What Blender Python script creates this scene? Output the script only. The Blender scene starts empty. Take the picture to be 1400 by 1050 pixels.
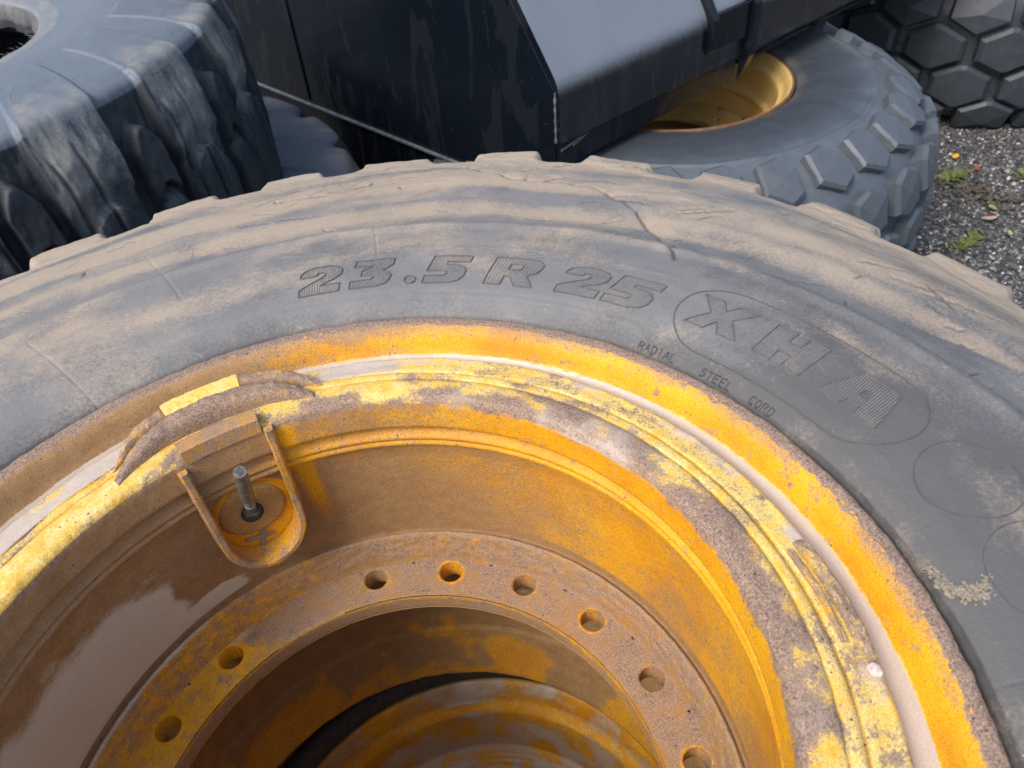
import bpy, bmesh, math, random
import numpy as np
from mathutils import Matrix, Vector
R = math.radians
PI = math.pi
rng = np.random.RandomState(7)
random.seed(7)
SC = bpy.context.scene
COL = SC.collection
Z0 = 1.18                      # height of the top flange of the upper wheel above the ground

# ------------------------------------------------------------ camera
cam = bpy.data.cameras.new('camera')
co = bpy.data.objects.new('camera', cam); COL.objects.link(co); SC.camera = co
_p, _r, _y = 0.7515, -0.0888, 0.5068
fw = Vector((math.sin(_y)*math.cos(_p), math.cos(_y)*math.cos(_p), -math.sin(_p)))
rt = Vector((math.cos(_y), -math.sin(_y), 0)); up = rt.cross(fw)
r2 = rt*math.cos(_r) + up*math.sin(_r); u2 = -rt*math.sin(_r) + up*math.cos(_r)
M = Matrix((r2, u2, -fw)).transposed().to_4x4(); M.translation = Vector((0, -0.2372, 0.4367+Z0))
co.matrix_world = M
cam.sensor_width = 36; cam.lens = 26.89
cam.clip_start = 0.01; cam.clip_end = 500
cam.dof.use_dof = True; cam.dof.focus_distance = 0.72; cam.dof.aperture_fstop = 13

# ------------------------------------------------------------ light
SUN_EL, SUN_AZ = R(48), R(196)          # azimuth measured from +x, counter clockwise
w = bpy.data.worlds.new('World'); SC.world = w; w.use_nodes = True
nt = w.node_tree; nt.nodes.clear()
sky = nt.nodes.new('ShaderNodeTexSky'); sky.sky_type = 'NISHITA'; sky.sun_disc = False
sky.sun_elevation = SUN_EL; sky.sun_rotation = PI/2 - SUN_AZ
sky.air_density = 1.0; sky.dust_density = 4.0; sky.ozone_density = 1.0
bg = nt.nodes.new('ShaderNodeBackground'); bg.inputs[1].default_value = 0.15
wo = nt.nodes.new('ShaderNodeOutputWorld')
nt.links.new(sky.outputs[0], bg.inputs[0]); nt.links.new(bg.outputs[0], wo.inputs[0])
sl = bpy.data.lights.new('sun', 'SUN'); sl.energy = 1.5; sl.angle = R(22); sl.color = (1.0, 0.95, 0.88)
so = bpy.data.objects.new('sun', sl); COL.objects.link(so)
sd = Vector((math.cos(SUN_AZ)*math.cos(SUN_EL), math.sin(SUN_AZ)*math.cos(SUN_EL), math.sin(SUN_EL)))
so.rotation_euler = sd.to_track_quat('Z', 'Y').to_euler()
so.location = (-3, -1, 5)
vs = SC.view_settings; vs.view_transform = 'Standard'; vs.look = 'None'; vs.gamma = 1; vs.use_curve_mapping = False
vs.exposure = 0.6

# ------------------------------------------------------------ helpers
def link(o, parent=None):
    COL.objects.link(o)
    if parent is not None: o.parent = parent
    return o
def empty(name, loc, label, cat, group=None):
    o = bpy.data.objects.new(name, None); COL.objects.link(o); o.location = loc
    o['label'] = label; o['category'] = cat
    if group: o['group'] = group
    o.empty_display_size = .1
    return o
def tag(o, label, cat, group=None):
    o['label'] = label; o['category'] = cat
    if group: o['group'] = group
    return o
def mesh_np(name, V, F, mat, parent=None, smooth=True, mask=None, uv=None):
    """V (n,3), F (m,4) or (m,3) arrays or a list of lists"""
    me = bpy.data.meshes.new(name)
    V = np.asarray(V, np.float32)
    if isinstance(F, np.ndarray):
        k = F.shape[1]; m = len(F)
        me.vertices.add(len(V)); me.vertices.foreach_set('co', V.ravel())
        me.loops.add(m*k); me.loops.foreach_set('vertex_index', F.astype(np.int32).ravel())
        me.polygons.add(m); me.polygons.foreach_set('loop_start', np.arange(0, m*k, k, dtype=np.int32))
        me.polygons.foreach_set('loop_total', np.full(m, k, np.int32))
        me.update(calc_edges=True); me.validate()
    else:
        me.from_pydata([tuple(map(float, v)) for v in V], [], [tuple(int(i) for i in f) for f in F]); me.update()
    if smooth: me.polygons.foreach_set('use_smooth', np.ones(len(me.polygons), bool))
    if mask is not None:
        a = me.color_attributes.new('M', 'FLOAT_COLOR', 'POINT')
        a.data.foreach_set('color', np.ascontiguousarray(np.clip(mask, 0, 1), np.float32).ravel())
    if uv is not None:
        l = me.uv_layers.new(name='UV')
        idx = np.empty(len(me.loops), np.int32); me.loops.foreach_get('vertex_index', idx)
        l.data.foreach_set('uv', np.ascontiguousarray(uv[idx], np.float32).ravel())
    me.materials.append(mat)
    o = bpy.data.objects.new(name, me)
    return link(o, parent)
def sharpen(o, ang=40):
    me = o.data
    bm = bmesh.new(); bm.from_mesh(me)
    for e in bm.edges:
        if len(e.link_faces) == 2 and e.calc_face_angle(0) > R(ang): e.smooth = False
    bm.to_mesh(me); bm.free()
def resample(P, ds):
    P = np.asarray(P, float); out = [P[0]]
    for a, b in zip(P[:-1], P[1:]):
        n = max(1, int(math.ceil(np.linalg.norm(b-a)/ds)))
        for i in range(1, n+1): out.append(a+(b-a)*i/n)
    return np.array(out)
def smoothprof(P, n=1, keep=True):
    P = np.asarray(P, float)
    for _ in range(n):
        Q = [P[0]]
        for a, b in zip(P[:-1], P[1:]): Q += [a*.75+b*.25, a*.25+b*.75]
        Q.append(P[-1]); P = np.array(Q)
    return P
def vnoise(x, y, seed=0, period=None):
    """cheap value noise, numpy, period in cells along x"""
    rs = np.random.RandomState(seed); T = rs.rand(256, 256)
    xi = np.floor(x).astype(int); yi = np.floor(y).astype(int); fx = x-xi; fy = y-yi
    fx = fx*fx*(3-2*fx); fy = fy*fy*(3-2*fy)
    def g(a, b):
        if period: a = a % period
        return T[a & 255, b & 255]
    return (g(xi, yi)*(1-fx)*(1-fy)+g(xi+1, yi)*fx*(1-fy)+g(xi, yi+1)*(1-fx)*fy+g(xi+1, yi+1)*fx*fy)
def fbm(x, y, seed=0, o=4):
    s = 0; a = .5; t = 0
    for i in range(o): s = s+a*vnoise(x*2**i+17*i, y*2**i+5*i, seed+i); t += a; a *= .5
    return s/t
def ss(a, b, x):
    t = np.clip((x-a)/(b-a+1e-12), 0, 1); return t*t*(3-2*t)
def thetas(lo, hi, fine, coarse):
    """angles in degrees for a full turn, fine between lo and hi"""
    a = np.arange(lo, hi, fine); b = np.arange(hi, lo+360, coarse)
    return np.concatenate([a, b])
def lathe(name, prof, th, mat, parent, disp=None, mask=None, closed=False, smooth=True):
    """prof (n,2) of r,z ; th degrees ; disp(TH,S,Rr,Zz)->displacement along the profile normal"""
    prof = np.asarray(prof, float); n = len(prof); m = len(th)
    d = np.gradient(prof, axis=0)
    nr = np.stack([-d[:, 1], d[:, 0]], 1); nr /= np.linalg.norm(nr, axis=1)[:, None]+1e-12
    for _ in range(4): nr[1:-1] = .25*nr[:-2]+.5*nr[1:-1]+.25*nr[2:]
    nr /= np.linalg.norm(nr, axis=1)[:, None]+1e-12
    s = np.concatenate([[0], np.cumsum(np.linalg.norm(np.diff(prof, axis=0), axis=1))])
    TH, S = np.meshgrid(th, s, indexing='ij')
    Rr = np.broadcast_to(prof[:, 0], TH.shape).copy(); Zz = np.broadcast_to(prof[:, 1], TH.shape).copy()
    if disp is not None:
        q = disp(TH, S, Rr, Zz)
        if isinstance(q, tuple): Rr = Rr+q[0]*nr[:, 0]+q[1]; Zz = Zz+q[0]*nr[:, 1]+q[2]
        else: Rr = Rr+q*nr[:, 0]; Zz = Zz+q*nr[:, 1]
    a = np.radians(TH)
    V = np.stack([Rr*np.cos(a), Rr*np.sin(a), Zz], -1).reshape(-1, 3)
    i = np.arange(m)[:, None]; j = np.arange(n-1)[None, :]
    i2 = (i+1) % m
    F = np.stack([i*n+j, i*n+j+1, i2*n+j+1, i2*n+j], -1).reshape(-1, 4)
    mk = None
    if mask is not None:
        mk = mask(TH, S, np.broadcast_to(prof[:, 0], TH.shape), np.broadcast_to(prof[:, 1], TH.shape)).reshape(-1, 4)
    uv = np.stack([np.radians(TH)*.35, S], -1).reshape(-1, 2)
    return mesh_np(name, V, F, mat, parent, smooth, mk, uv)
def dth(TH, c):
    return (TH-c+180) % 360-180
def rgba(r, g, b, a):
    return np.stack(np.broadcast_arrays(r, g, b, a), -1)

# ------------------------------------------------------------ materials
class NG:
    def __init__(s, name):
        s.m = bpy.data.materials.new(name); s.m.use_nodes = True
        s.t = s.m.node_tree; s.b = s.t.nodes['Principled BSDF']
        s.co = s.t.nodes.new('ShaderNodeTexCoord').outputs['Object']
    def n(s, k, **kw):
        x = s.t.nodes.new(k)
        for a, b in kw.items(): setattr(x, a, b)
        return x
    def put(s, sock, v):
        if isinstance(v, bpy.types.NodeSocket): s.t.links.new(v, sock)
        elif isinstance(v, (tuple, list)): sock.default_value = tuple(v)+((1,) if len(v) == 3 and sock.type == 'RGBA' else ())
        else: sock.default_value = v
    def noise(s, scale, detail=4, rough=.6, dist=0, co=None, stretch=None):
        x = s.n('ShaderNodeTexNoise'); x.inputs['Scale'].default_value = scale; x.inputs['Detail'].default_value = detail
        x.inputs['Roughness'].default_value = rough; x.inputs['Distortion'].default_value = dist
        c = co or s.co
        if stretch:
            mp = s.n('ShaderNodeMapping'); mp.inputs['Scale'].default_value = stretch; s.put(mp.inputs[0], c); c = mp.outputs[0]
        s.put(x.inputs['Vector'], c); return x.outputs['Fac']
    def vor(s, scale, feature='F1', out='Distance', rnd=1, co=None):
        x = s.n('ShaderNodeTexVoronoi', feature=feature); x.inputs['Scale'].default_value = scale; x.inputs['Randomness'].default_value = rnd
        s.put(x.inputs['Vector'], co or s.co); return x.outputs[out]
    def math(s, op, a, b=0, c=0, clamp=False):
        x = s.n('ShaderNodeMath', operation=op, use_clamp=clamp)
        s.put(x.inputs[0], a); s.put(x.inputs[1], b); s.put(x.inputs[2], c); return x.outputs[0]
    def step(s, v, a, b, o0=0, o1=1):
        x = s.n('ShaderNodeMapRange', interpolation_type='SMOOTHSTEP'); s.put(x.inputs[0], v)
        x.inputs[1].default_value = a; x.inputs[2].default_value = b; x.inputs[3].default_value = o0; x.inputs[4].default_value = o1
        return x.outputs[0]
    def mix(s, f, a, b, mode='MIX'):
        x = s.n('ShaderNodeMix', data_type='RGBA', blend_type=mode); s.put(x.inputs[0], f); s.put(x.inputs[6], a); s.put(x.inputs[7], b)
        return x.outputs[2]
    def bump(s, h, strength, dist, prev=None):
        x = s.n('ShaderNodeBump'); x.inputs['Strength'].default_value = strength; x.inputs['Distance'].default_value = dist
        s.put(x.inputs['Height'], h)
        if prev: s.put(x.inputs['Normal'], prev)
        return x.outputs[0]
    def attr(s):
        a = s.n('ShaderNodeAttribute', attribute_name='M'); sp = s.n('ShaderNodeSeparateColor')
        s.put(sp.inputs[0], a.outputs['Color']); return sp.outputs[0], sp.outputs[1], sp.outputs[2], a.outputs['Alpha']
    def out(s, col, rough, normal=None, metal=0, spec=.5):
        s.put(s.b.inputs['Base Color'], col); s.put(s.b.inputs['Roughness'], rough); s.put(s.b.inputs['Metallic'], metal)
        s.b.inputs['Specular IOR Level'].default_value = spec
        if normal: s.put(s.b.inputs['Normal'], normal)
        return s.m

def mat_rim(name):
    """old orange yellow paint; M.r bare rusty metal, M.g brown dirt film, on the flange also painted shade, M.b pale mud, alpha bleached/creamy paint, on the flange also painted reflection"""
    g = NG(name); ar, ag, ab, aa = g.attr()
    n1 = g.noise(60, 8, .75); n2 = g.noise(520, 5, .75); n3 = g.noise(14, 4, .6); n4 = g.noise(1500, 2, .6)
    paint = g.mix(g.step(n3, .35, .7), (.79, .39, .010), (.66, .27, .010))
    cream = g.mix(g.step(n1, .4, .65), (.82, .56, .12), (.84, .64, .26))
    paint = g.mix(g.step(g.math('ADD', aa, g.math('MULTIPLY', g.math('SUBTRACT', n1, .5), .9)), .3, .7), paint, cream)
    mud0 = g.mix(g.step(n1, .3, .7), (.285, .170, .085), (.39, .245, .125))
    film = g.math('MULTIPLY_ADD', n2, 1.3, g.math('MULTIPLY', n1, .5))     # grainy
    fd = g.step(g.math('ADD', ag, g.math('SUBTRACT', film, .9)), .28, .72, 0, .94)
    col = g.mix(fd, paint, mud0)
    rust = g.mix(g.step(n2, .32, .68), (.165, .100, .068), (.425, .315, .245))
    rust = g.mix(g.step(n1, .55, .8), rust, (.30, .14, .055))
    fr = g.step(g.math('ADD', ar, g.math('ADD', g.math('MULTIPLY', g.math('SUBTRACT', n1, .5), 1.4), g.math('MULTIPLY', g.math('SUBTRACT', n2, .5), 1.5))), .34, .66)
    col = g.mix(fr, col, rust)
    pale = g.mix(n3, (.46, .385, .315), (.58, .485, .41)); pale = g.mix(g.step(aa, .15, .45), g.mix(n3, (.54, .485, .37), (.68, .61, .48)), pale)
    fp = g.step(g.math('ADD', ab, g.math('MULTIPLY', g.math('SUBTRACT', n1, .5), .45)), .35, .65)
    col = g.mix(fp, col, pale)
    # pitting and grime in the fine grain
    gr_ = g.noise(1000, 3, .7); pit = g.step(gr_, .30, .62, .62, 1.12)
    pit = g.math('ADD', g.math('MULTIPLY', pit, g.math('SUBTRACT', 1, g.math('MULTIPLY', fp, .6))), g.math('MULTIPLY', fp, .6))
    pm = g.n('ShaderNodeCombineColor')
    for k_ in range(3): g.put(pm.inputs[k_], pit)
    col = g.mix(1.0, col, pm.outputs[0], 'MULTIPLY')
    # dark specks and chips
    sp = g.vor(210); sel = g.noise(60, 4, .7)
    chips = g.math('MULTIPLY', g.step(g.math('ADD', sp, g.math('MULTIPLY', g.math('SUBTRACT', n2, .5), .5)), .10, .2, 1, 0), g.step(sel, .50, .60))
    col = g.mix(g.math('MULTIPLY', chips, g.math('SUBTRACT', 1, fp)), col, (.09, .05, .03))
    rough = g.math('SUBTRACT', g.math('MULTIPLY_ADD', fd, .16, .44), g.math('MULTIPLY', fp, .20))
    rough = g.math('ADD', rough, g.math('MULTIPLY', fr, .15))
    h = g.math('ADD', g.math('MULTIPLY', n2, .6), g.math('MULTIPLY', fr, g.math('MULTIPLY', n4, .8)))
    h = g.math('SUBTRACT', h, g.math('MULTIPLY', fr, .35))
    h = g.math('MULTIPLY', h, g.math('SUBTRACT', 1, g.math('MULTIPLY', fp, .85)))
    return g.out(col, rough, g.bump(h, .7, .0012), spec=.35)

def mat_rubber(name, bl=(1.55, 2.15), tan=(.365, .300, .232), base=(.102, .102, .103), rough=.60):
    """M.r tan dust, M.g grey bloom, M.b wet/dark, also shade painted into the lettering"""
    g = NG(name); ar, ag, ab, aa = g.attr()
    n1 = g.noise(26, 8, .72); n2 = g.noise(330, 5, .75); n3 = g.noise(6, 4, .6, 1.0); n4 = g.noise(1300, 2, .6)
    ns = g.noise(9, 5, .7, stretch=(1, 1, 1))
    rub = g.mix(n3, tuple(c*.85 for c in base), tuple(c*1.15 for c in base))
    bloom = g.mix(n1, tuple(c*bl[0] for c in base), tuple(c*bl[1] for c in base))
    col = g.mix(g.step(g.math('ADD', ag, g.math('ADD', g.math('MULTIPLY', g.math('SUBTRACT', n1, .5), .5), g.math('MULTIPLY', g.math('SUBTRACT', n2, .5), 1.3))), .1, .9), rub, bloom)
    dust = g.mix(n1, tuple(c*.88 for c in tan), tuple(c*1.1 for c in tan))
    dust = g.mix(g.step(n2, .45, .8), dust, tuple(c*1.2 for c in tan))
    fd = g.step(g.math('ADD', ar, g.math('ADD', g.math('MULTIPLY', g.math('SUBTRACT', n1, .5), .9), g.math('MULTIPLY', g.math('SUBTRACT', n2, .5), 1.0))), .12, .88, 0, .93)
    col = g.mix(fd, col, dust)
    col = g.mix(g.math('MULTIPLY', ab, g.step(n1, .3, .6)), col, tuple(c*.55 for c in base))
    # fine cracks
    cr = g.vor(38, 'DISTANCE_TO_EDGE', co=None); sel = g.noise(5, 2)
    crack = g.math('MULTIPLY', g.step(cr, 0, .012, 1, 0), g.step(sel, .58, .66))
    col = g.mix(g.math('MULTIPLY', crack, .55), col, (.05, .05, .05))
    # light specks
    spk = g.math('MULTIPLY', g.step(g.vor(160), .05, .09, 1, 0), g.step(g.noise(70, 1), .64, .68))
    col = g.mix(spk, col, (.6, .58, .52))
    # scratches: long thin lines
    sc = g.step(g.math('ABSOLUTE', g.math('SUBTRACT', g.noise(1.6, 1, .4, .2, stretch=(1.3, 4.5, 1)), .5)), .0, .0007, 1, 0)
    sc = g.math('MULTIPLY', sc, g.step(g.noise(17, 2), .5, .6))
    col = g.mix(g.math('MULTIPLY', sc, .30), col, (.42, .42, .40))
    h = g.math('ADD', g.math('MULTIPLY', n2, .5), g.math('MULTIPLY', n4, .25)); h = g.math('SUBTRACT', h, g.math('MULTIPLY', crack, .8))
    r = g.math('MULTIPLY_ADD', n1, .2, rough-.05)
    return g.out(col, g.math('MULTIPLY_ADD', fd, .2, r), g.bump(h, .9, .0013, g.bump(n1, .4, .004)), spec=.5)

def mat_plain(name, c1, c2, scale, rough, bump=.3, bd=.001, metal=0, spec=.5, c3=None):
    g = NG(name); n1 = g.noise(scale, 5, .65); n2 = g.noise(scale*6, 4, .65)
    col = g.mix(g.step(n1, .3, .7), c1, c2)
    if c3: col = g.mix(g.step(n2, .58, .68), col, c3)
    return g.out(col, g.math('MULTIPLY_ADD', n1, .2, rough-.1), g.bump(n2, bump, bd), metal, spec)

m_rim = mat_rim('old_yellow_rim_paint')
m_rub = mat_rubber('dusty_grey_rubber')
m_rubL = mat_rubber('weathered_bluegrey_rubber', bl=(2.8, 3.9), tan=(.25, .245, .225), base=(.040, .049, .060), rough=.42)
m_rubG = mat_rubber('cleaner_dark_rubber', tan=(.24, .22, .18), base=(.055, .066, .080), rough=.33)
m_rubH = mat_rubber('dark_wet_rubber', tan=(.20, .20, .19), base=(.024, .030, .037), rough=.40)
m_steel = mat_plain('dull_valve_metal', (.30, .29, .26), (.16, .15, .13), 220, .45, .3, .0004, .7)
m_black = mat_plain('black_hole_rubber', (.025, .026, .028), (.05, .05, .05), 90, .6, .6, .001)
m_rusty = mat_plain('rust_brown_metal', (.30, .20, .16), (.42, .31, .26), 90, .75, .8, .0016, 0, .3, (.16, .10, .085))
m_mud = mat_plain('dried_mud', (.30, .26, .20), (.42, .37, .29), 160, .9, 1, .002)
m_stone = mat_plain('pinkish_stone', (.5, .4, .35), (.7, .6, .55), 150, .6)

# ============================================================ upper wheel
wheel = empty('machine_wheel', (0, 0, Z0), 'large yellow wheel lying flat in front, dusty grey tyre lettered XHA', 'wheel')

# ---- tyre surface height of the upper sidewall
SW = np.array([(.3668, -.022), (.3685, -.009), (.3715, -.003), (.376, -.0005), (.384, .003), (.40, .0075), (.42, .010), (.45, .011), (.48, .009), (.505, .006), (.517, .007), (.524, .0045), (.534, -.004),
      (.56, -.010), (.60, -.013), (.65, -.020), (.70, -.031), (.74, -.041), (.77, -.051), (.786, -.060), (.796, -.072)])
def zs(r): return np.interp(r, SW[:, 0], SW[:, 1])
tp = np.concatenate([SW, [(.800, -.085), (.804, -.12), (.808, -.2), (.812, -.30), (.808, -.40), (.804, -.48), (.80, -.515), (.785, -.545), (.74, -.575), (.65, -.60), (.52, -.61), (.42, -.605), (.378, -.585), (.374, -.565)]])
n_sw = len(SW)
prof_t = np.concatenate([resample(tp[:n_sw+1], .0025), resample(tp[n_sw:], .012)[1:]])
PER = 10.91
def cracks(TH, r):
    rs = np.random.RandomState(3); c = np.zeros_like(r)
    for k in range(110):
        a = rs.uniform(-36, 112); q = rs.uniform(.53, .79); L = rs.uniform(.4, 2.4)*(1 if k % 3 else 1.6); sl = rs.uniform(-.010, .006); wv = rs.uniform(.0010, .0022); am = rs.uniform(.35, 1)
        m_ = (np.abs(dth(TH, a)) < L*1.1) & (np.abs(r-q) < .05)
        if not m_.any(): continue
        t = dth(TH[m_], a)
        c[m_] = np.maximum(c[m_], am*np.exp(-((r[m_]-q-sl*t-.0012*np.sin(t*7+k))/wv)**2)*ss(L, L*.5, np.abs(t)))
    for k in range(26):                                     # short radial nicks
        a = rs.uniform(-30, 110); q = rs.uniform(.53, .76); L = rs.uniform(.003, .012); m_ = (np.abs(dth(TH, a)) < 3) & (np.abs(r-q) < .05)
        t = dth(TH[m_], a)
        c[m_] = np.maximum(c[m_], .8*np.exp(-((t-(r[m_]-q)*rs.uniform(-60, 60))/.13)**2)*ss(L, L*.5, np.abs(r[m_]-q)))
    return c
def crease(TH, r):
    rc = np.interp(TH, [26, 29.4, 36.4, 40.3, 48.9, 54.2], [.50, .544, .622, .655, .66, .71], left=0, right=0)
    rc = rc+(fbm(TH/2, TH*0, 77, 3)-.5)*.008
    return np.where(rc > .1, np.exp(-((r-rc)/.0022)**2)*ss(.25, .55, fbm(TH/1.5, TH*0+4, 78, 2)), 0)
def main_disp(TH, S, r, z):
    d = np.zeros_like(r)
    jit = (vnoise(TH/PER*1.0, TH*0+3.3, 5)-.5)*1.6
    ph = ((TH-50.9+PER/2+jit) % PER)-PER/2
    crest = ss(4.2, 2.8, np.abs(ph)+(vnoise(r*90, TH/3, 6)-.5)*.5)                      # 1 on a lug end
    out = ss(.758, .790, r)*ss(-.60, -.50, z)
    # deep grooves between the lugs on the tread face
    d = d-(1-crest)*.03*ss(-.09, -.13, z)*ss(.79, .80, r)*ss(-.53, -.50, z)
    top = (z > -.095)
    # slow flex of the sidewall, worn scallops towards the shoulder
    d = d+top*(fbm(TH/26+9, r*9, 11, 3)-.5)*.018*ss(.50, .60, r)*ss(.80, .76, r)
    d = d+top*(fbm(TH/5, r*40, 21, 3)-.5)*.004*ss(.56, .72, r)
    d = d+top*(fbm(TH/1.2, r*120, 31, 3)-.5)*.0022*ss(.62, .74, r)
        # diagonal crease torn across the shoulder
    rc = np.interp(TH, [26, 29.4, 36.4, 40.3, 48.9, 54.2], [.50, .544, .622, .655, .66, .71], left=0, right=0)
    rc = rc+(fbm(TH/2, TH*0, 77, 3)-.5)*.008
    d = d-np.where(rc > .1, .0040*np.exp(-((r-rc)/.0024)**2)+.0030*ss(-.012, .0, r-rc)*ss(.03, .0, r-rc), 0)*top*(.35+.65*ss(.35, .6, fbm(TH/1.5, TH*0+4, 78, 2)))
    # thin concentric mould lines and the radial mould seams
    for q in (.391, .4655): d = d+top*.0007*np.exp(-((r-q)/.0012)**2)*(TH > 24)
    for a, lo, hi in ((102, .36, .50), (61.5, .45, .53), (-32.5, .37, .47), (86, .45, .60), (39, .46, .53)):
        d = d-top*.0006*np.exp(-(dth(TH, a+(r-.4)*12)/.13)**2)*ss(lo, lo+.01, r)*ss(hi, hi-.01, r)
    d = d-top*.0032*cracks(TH, r)
    # chunks missing from a few lug ends
    for a, q in ((13.5, .775), (22.5, .79), (46, .80), (70, .79), (98, .79), (84, .8)):
        d = d-.008*np.exp(-(dth(TH, a)/1.1)**2-((r-q)/.018)**2)*(z > -.12)
    v = (1-crest)*ss(-.60, -.50, z)
    gap = .0030*ss(14, -8, dth(TH, 0))*ss(.3735, .3690, r)*(.35+fbm(TH/1.6, TH*0, 88, 3))*top
    return d, gap-.030*v*ss(.76, .79, r), -.0270*v*ss(.742, .780, r)*top+.0075*crest*(.6+.8*vnoise((TH-50.9)/PER+.5, TH*0+8, 12))*ss(.735, .775, r)*top-.040*ss(36, -8, dth(TH, 0))*ss(.62, .79, r)*ss(-.3, -.1, z)-.008*ss(80, 100, dth(TH, 0))*ss(.62, .79, r)*top
def main_mask(TH, S, r, z):
    rr = r+(fbm(TH/22, r*6, 50, 3)-.5)*.06
    n = fbm(TH/10, r*25, 51, 4); st = fbm(TH/13, rr*34, 52, 4)
    dust = ss(.700, .745, rr)*(1.05) \
        + ss(.625, .645, rr)*ss(.69, .668, rr)*ss(25, 50, TH)*.85 \
        + ss(.545, .57, rr)*ss(.60, .585, rr)*.40
    dust = dust+(st-.5)*.85*ss(.52, .58, r)*ss(.76, .70, r)+.14*ss(.56, .64, r)+(n-.5)*.5*ss(.5, .6, r)
    dust = np.where(r < .53, (n-.5)*1.2+.12, dust)+.08
    dust = dust-.25*ss(105, 90, TH)*ss(80, 95, TH)*ss(.60, .7, r)*(n > .55)
    dust = dust+.38*ss(40, 15, np.abs(TH-5))*ss(.54, .62, r)
    dust = dust+.22*ss(24, 45, TH)*ss(.41, .46, r)
    grey = .35+.5*ss(-20, 40, TH)+(fbm(TH/7, r*30, 53, 4)-.5)*.8-.35*ss(.40, .37, r)
    grey = grey-.55*ss(22, -12, TH)*ss(.50, .44, r)
    diag = fbm((TH+r*260)/26, r*7-TH/60, 57, 4)
    dust = dust-.8*ss(.56, .70, diag)*ss(34, 12, dth(TH, 0))*ss(.50, .56, r)*ss(.80, .74, r)
    darken = .8*ss(-.10, -.14, z)+1.2*cracks(TH, r)+1.1*crease(TH, r)  # darker along cracks and crease and down the tread
    return rgba(dust, grey, darken, 1.)
th_m = thetas(-46, 126, .16, 1.2)
tyre = lathe('tyre', prof_t, th_m, m_rub, wheel, main_disp, main_mask)

# ---- raised lettering on the sidewall
def pol(thd, r, h=0.):
    a = np.radians(thd); return np.stack([r*np.cos(a), r*np.sin(a), zs(r)+h], -1)
class Acc:
    def __init__(s): s.V = []; s.F = []; s.M = []
    def bar(s, pts, wd, h, sink=.0006, mask=None):
        """thin raised bar along a polyline of (theta deg, r)"""
        pts = np.asarray(pts, float); P = pol(pts[:, 0], pts[:, 1]); n = len(P)
        T = np.gradient(P, axis=0); T /= np.linalg.norm(T, axis=1)[:, None]+1e-12
        N = np.cross([0, 0, 1.], T); N /= np.linalg.norm(N, axis=1)[:, None]+1e-12
        b = len(s.V); up_ = np.array([0, 0, 1.])
        for k in range(n):
            for (a, z) in ((-.5, -sink), (-.28, h), (.28, h), (.5, -sink)): s.V.append(P[k]+N[k]*a*wd+up_*z)
        s.M += [mask]*(len(s.V)-b)
        for k in range(n-1):
            for j in range(3): s.F.append((b+4*k+j, b+4*k+4+j, b+4*k+5+j, b+4*k+1+j))
        s.F.append((b, b+1, b+2, b+3)); e = b+4*(n-1); s.F.append((e+3, e+2, e+1, e))
    def done(s, name, parent, mat=None, label=None, mask=(.22, .80, 0, 1)):
        o = mesh_np(name, s.V, s.F, mat or m_rub, parent, False, np.array([m_ or mask for m_ in s.M], float))
        if label: o['label'] = label
        return o
m_letter = mat_plain('letter_rubber', (.19, .20, .205), (.30, .295, .28), 60, .68, .3, .0006, c3=(.36, .33, .28))
GL = {
 'X': [[(0, 1), (.34, 1), (.5, .70), (.66, 1), (1, 1), (.70, .5), (1, 0), (.64, 0), (.5, .30), (.36, 0), (0, 0), (.30, .5)]],
 'H': [[(0, 0), (.38, 0), (.38, .34), (.62, .34), (.62, 0), (1, 0), (1, 1), (.62, 1), (.62, .66), (.38, .66), (.38, 1), (0, 1)]],
 'A': [[(-.05, 0), (.36, 0), (.39, .2), (.61, .2), (.64, 0), (1.05, 0), (.80, 1), (.20, 1)], [(.42, .42), (.58, .42), (.55, .64), (.45, .64)]],
 '2': [[(0, 0), (1, 0), (1, .27), (.52, .27), (.86, .46), (1, .62), (1, .80), (.88, .94), (.68, 1), (.30, 1), (.1, .92), (0, .78), (0, .66), (.38, .66), (.43, .76), (.56, .76), (.61, .67), (.54, .56), (0, .22)]],
 '3': [[(0, 0), (.70, 0), (.92, .08), (1, .24), (1, .36), (.9, .48), (.76, .53), (.97, .76), (.97, 1), (.04, 1), (.04, .76), (.5, .76), (.24, .6), (.24, .40), (.5, .40), (.58, .33), (.5, .25), (0, .25)]],
 '5': [[(0, 0), (.68, 0), (.9, .08), (1, .24), (1, .44), (.9, .58), (.70, .66), (.45, .66), (.45, .76), (1, .76), (1, 1), (.08, 1), (.02, .42), (.44, .42), (.52, .39), (.55, .33), (.5, .25), (0, .25)]],
 'R': [[(0, 0), (.36, 0), (.36, .30), (.46, .30), (.66, 0), (1.04, 0), (.80, .36), (.96, .50), (1, .66), (1, .82), (.88, .96), (.7, 1), (0, 1)], [(.36, .54), (.56, .54), (.63, .60), (.63, .70), (.56, .76), (.36, .76)]],
 '.': [[(.5+.5*math.cos(a), .5+.5*math.sin(a)) for a in np.arange(0, 6.28, PI/5)]],
}
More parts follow.
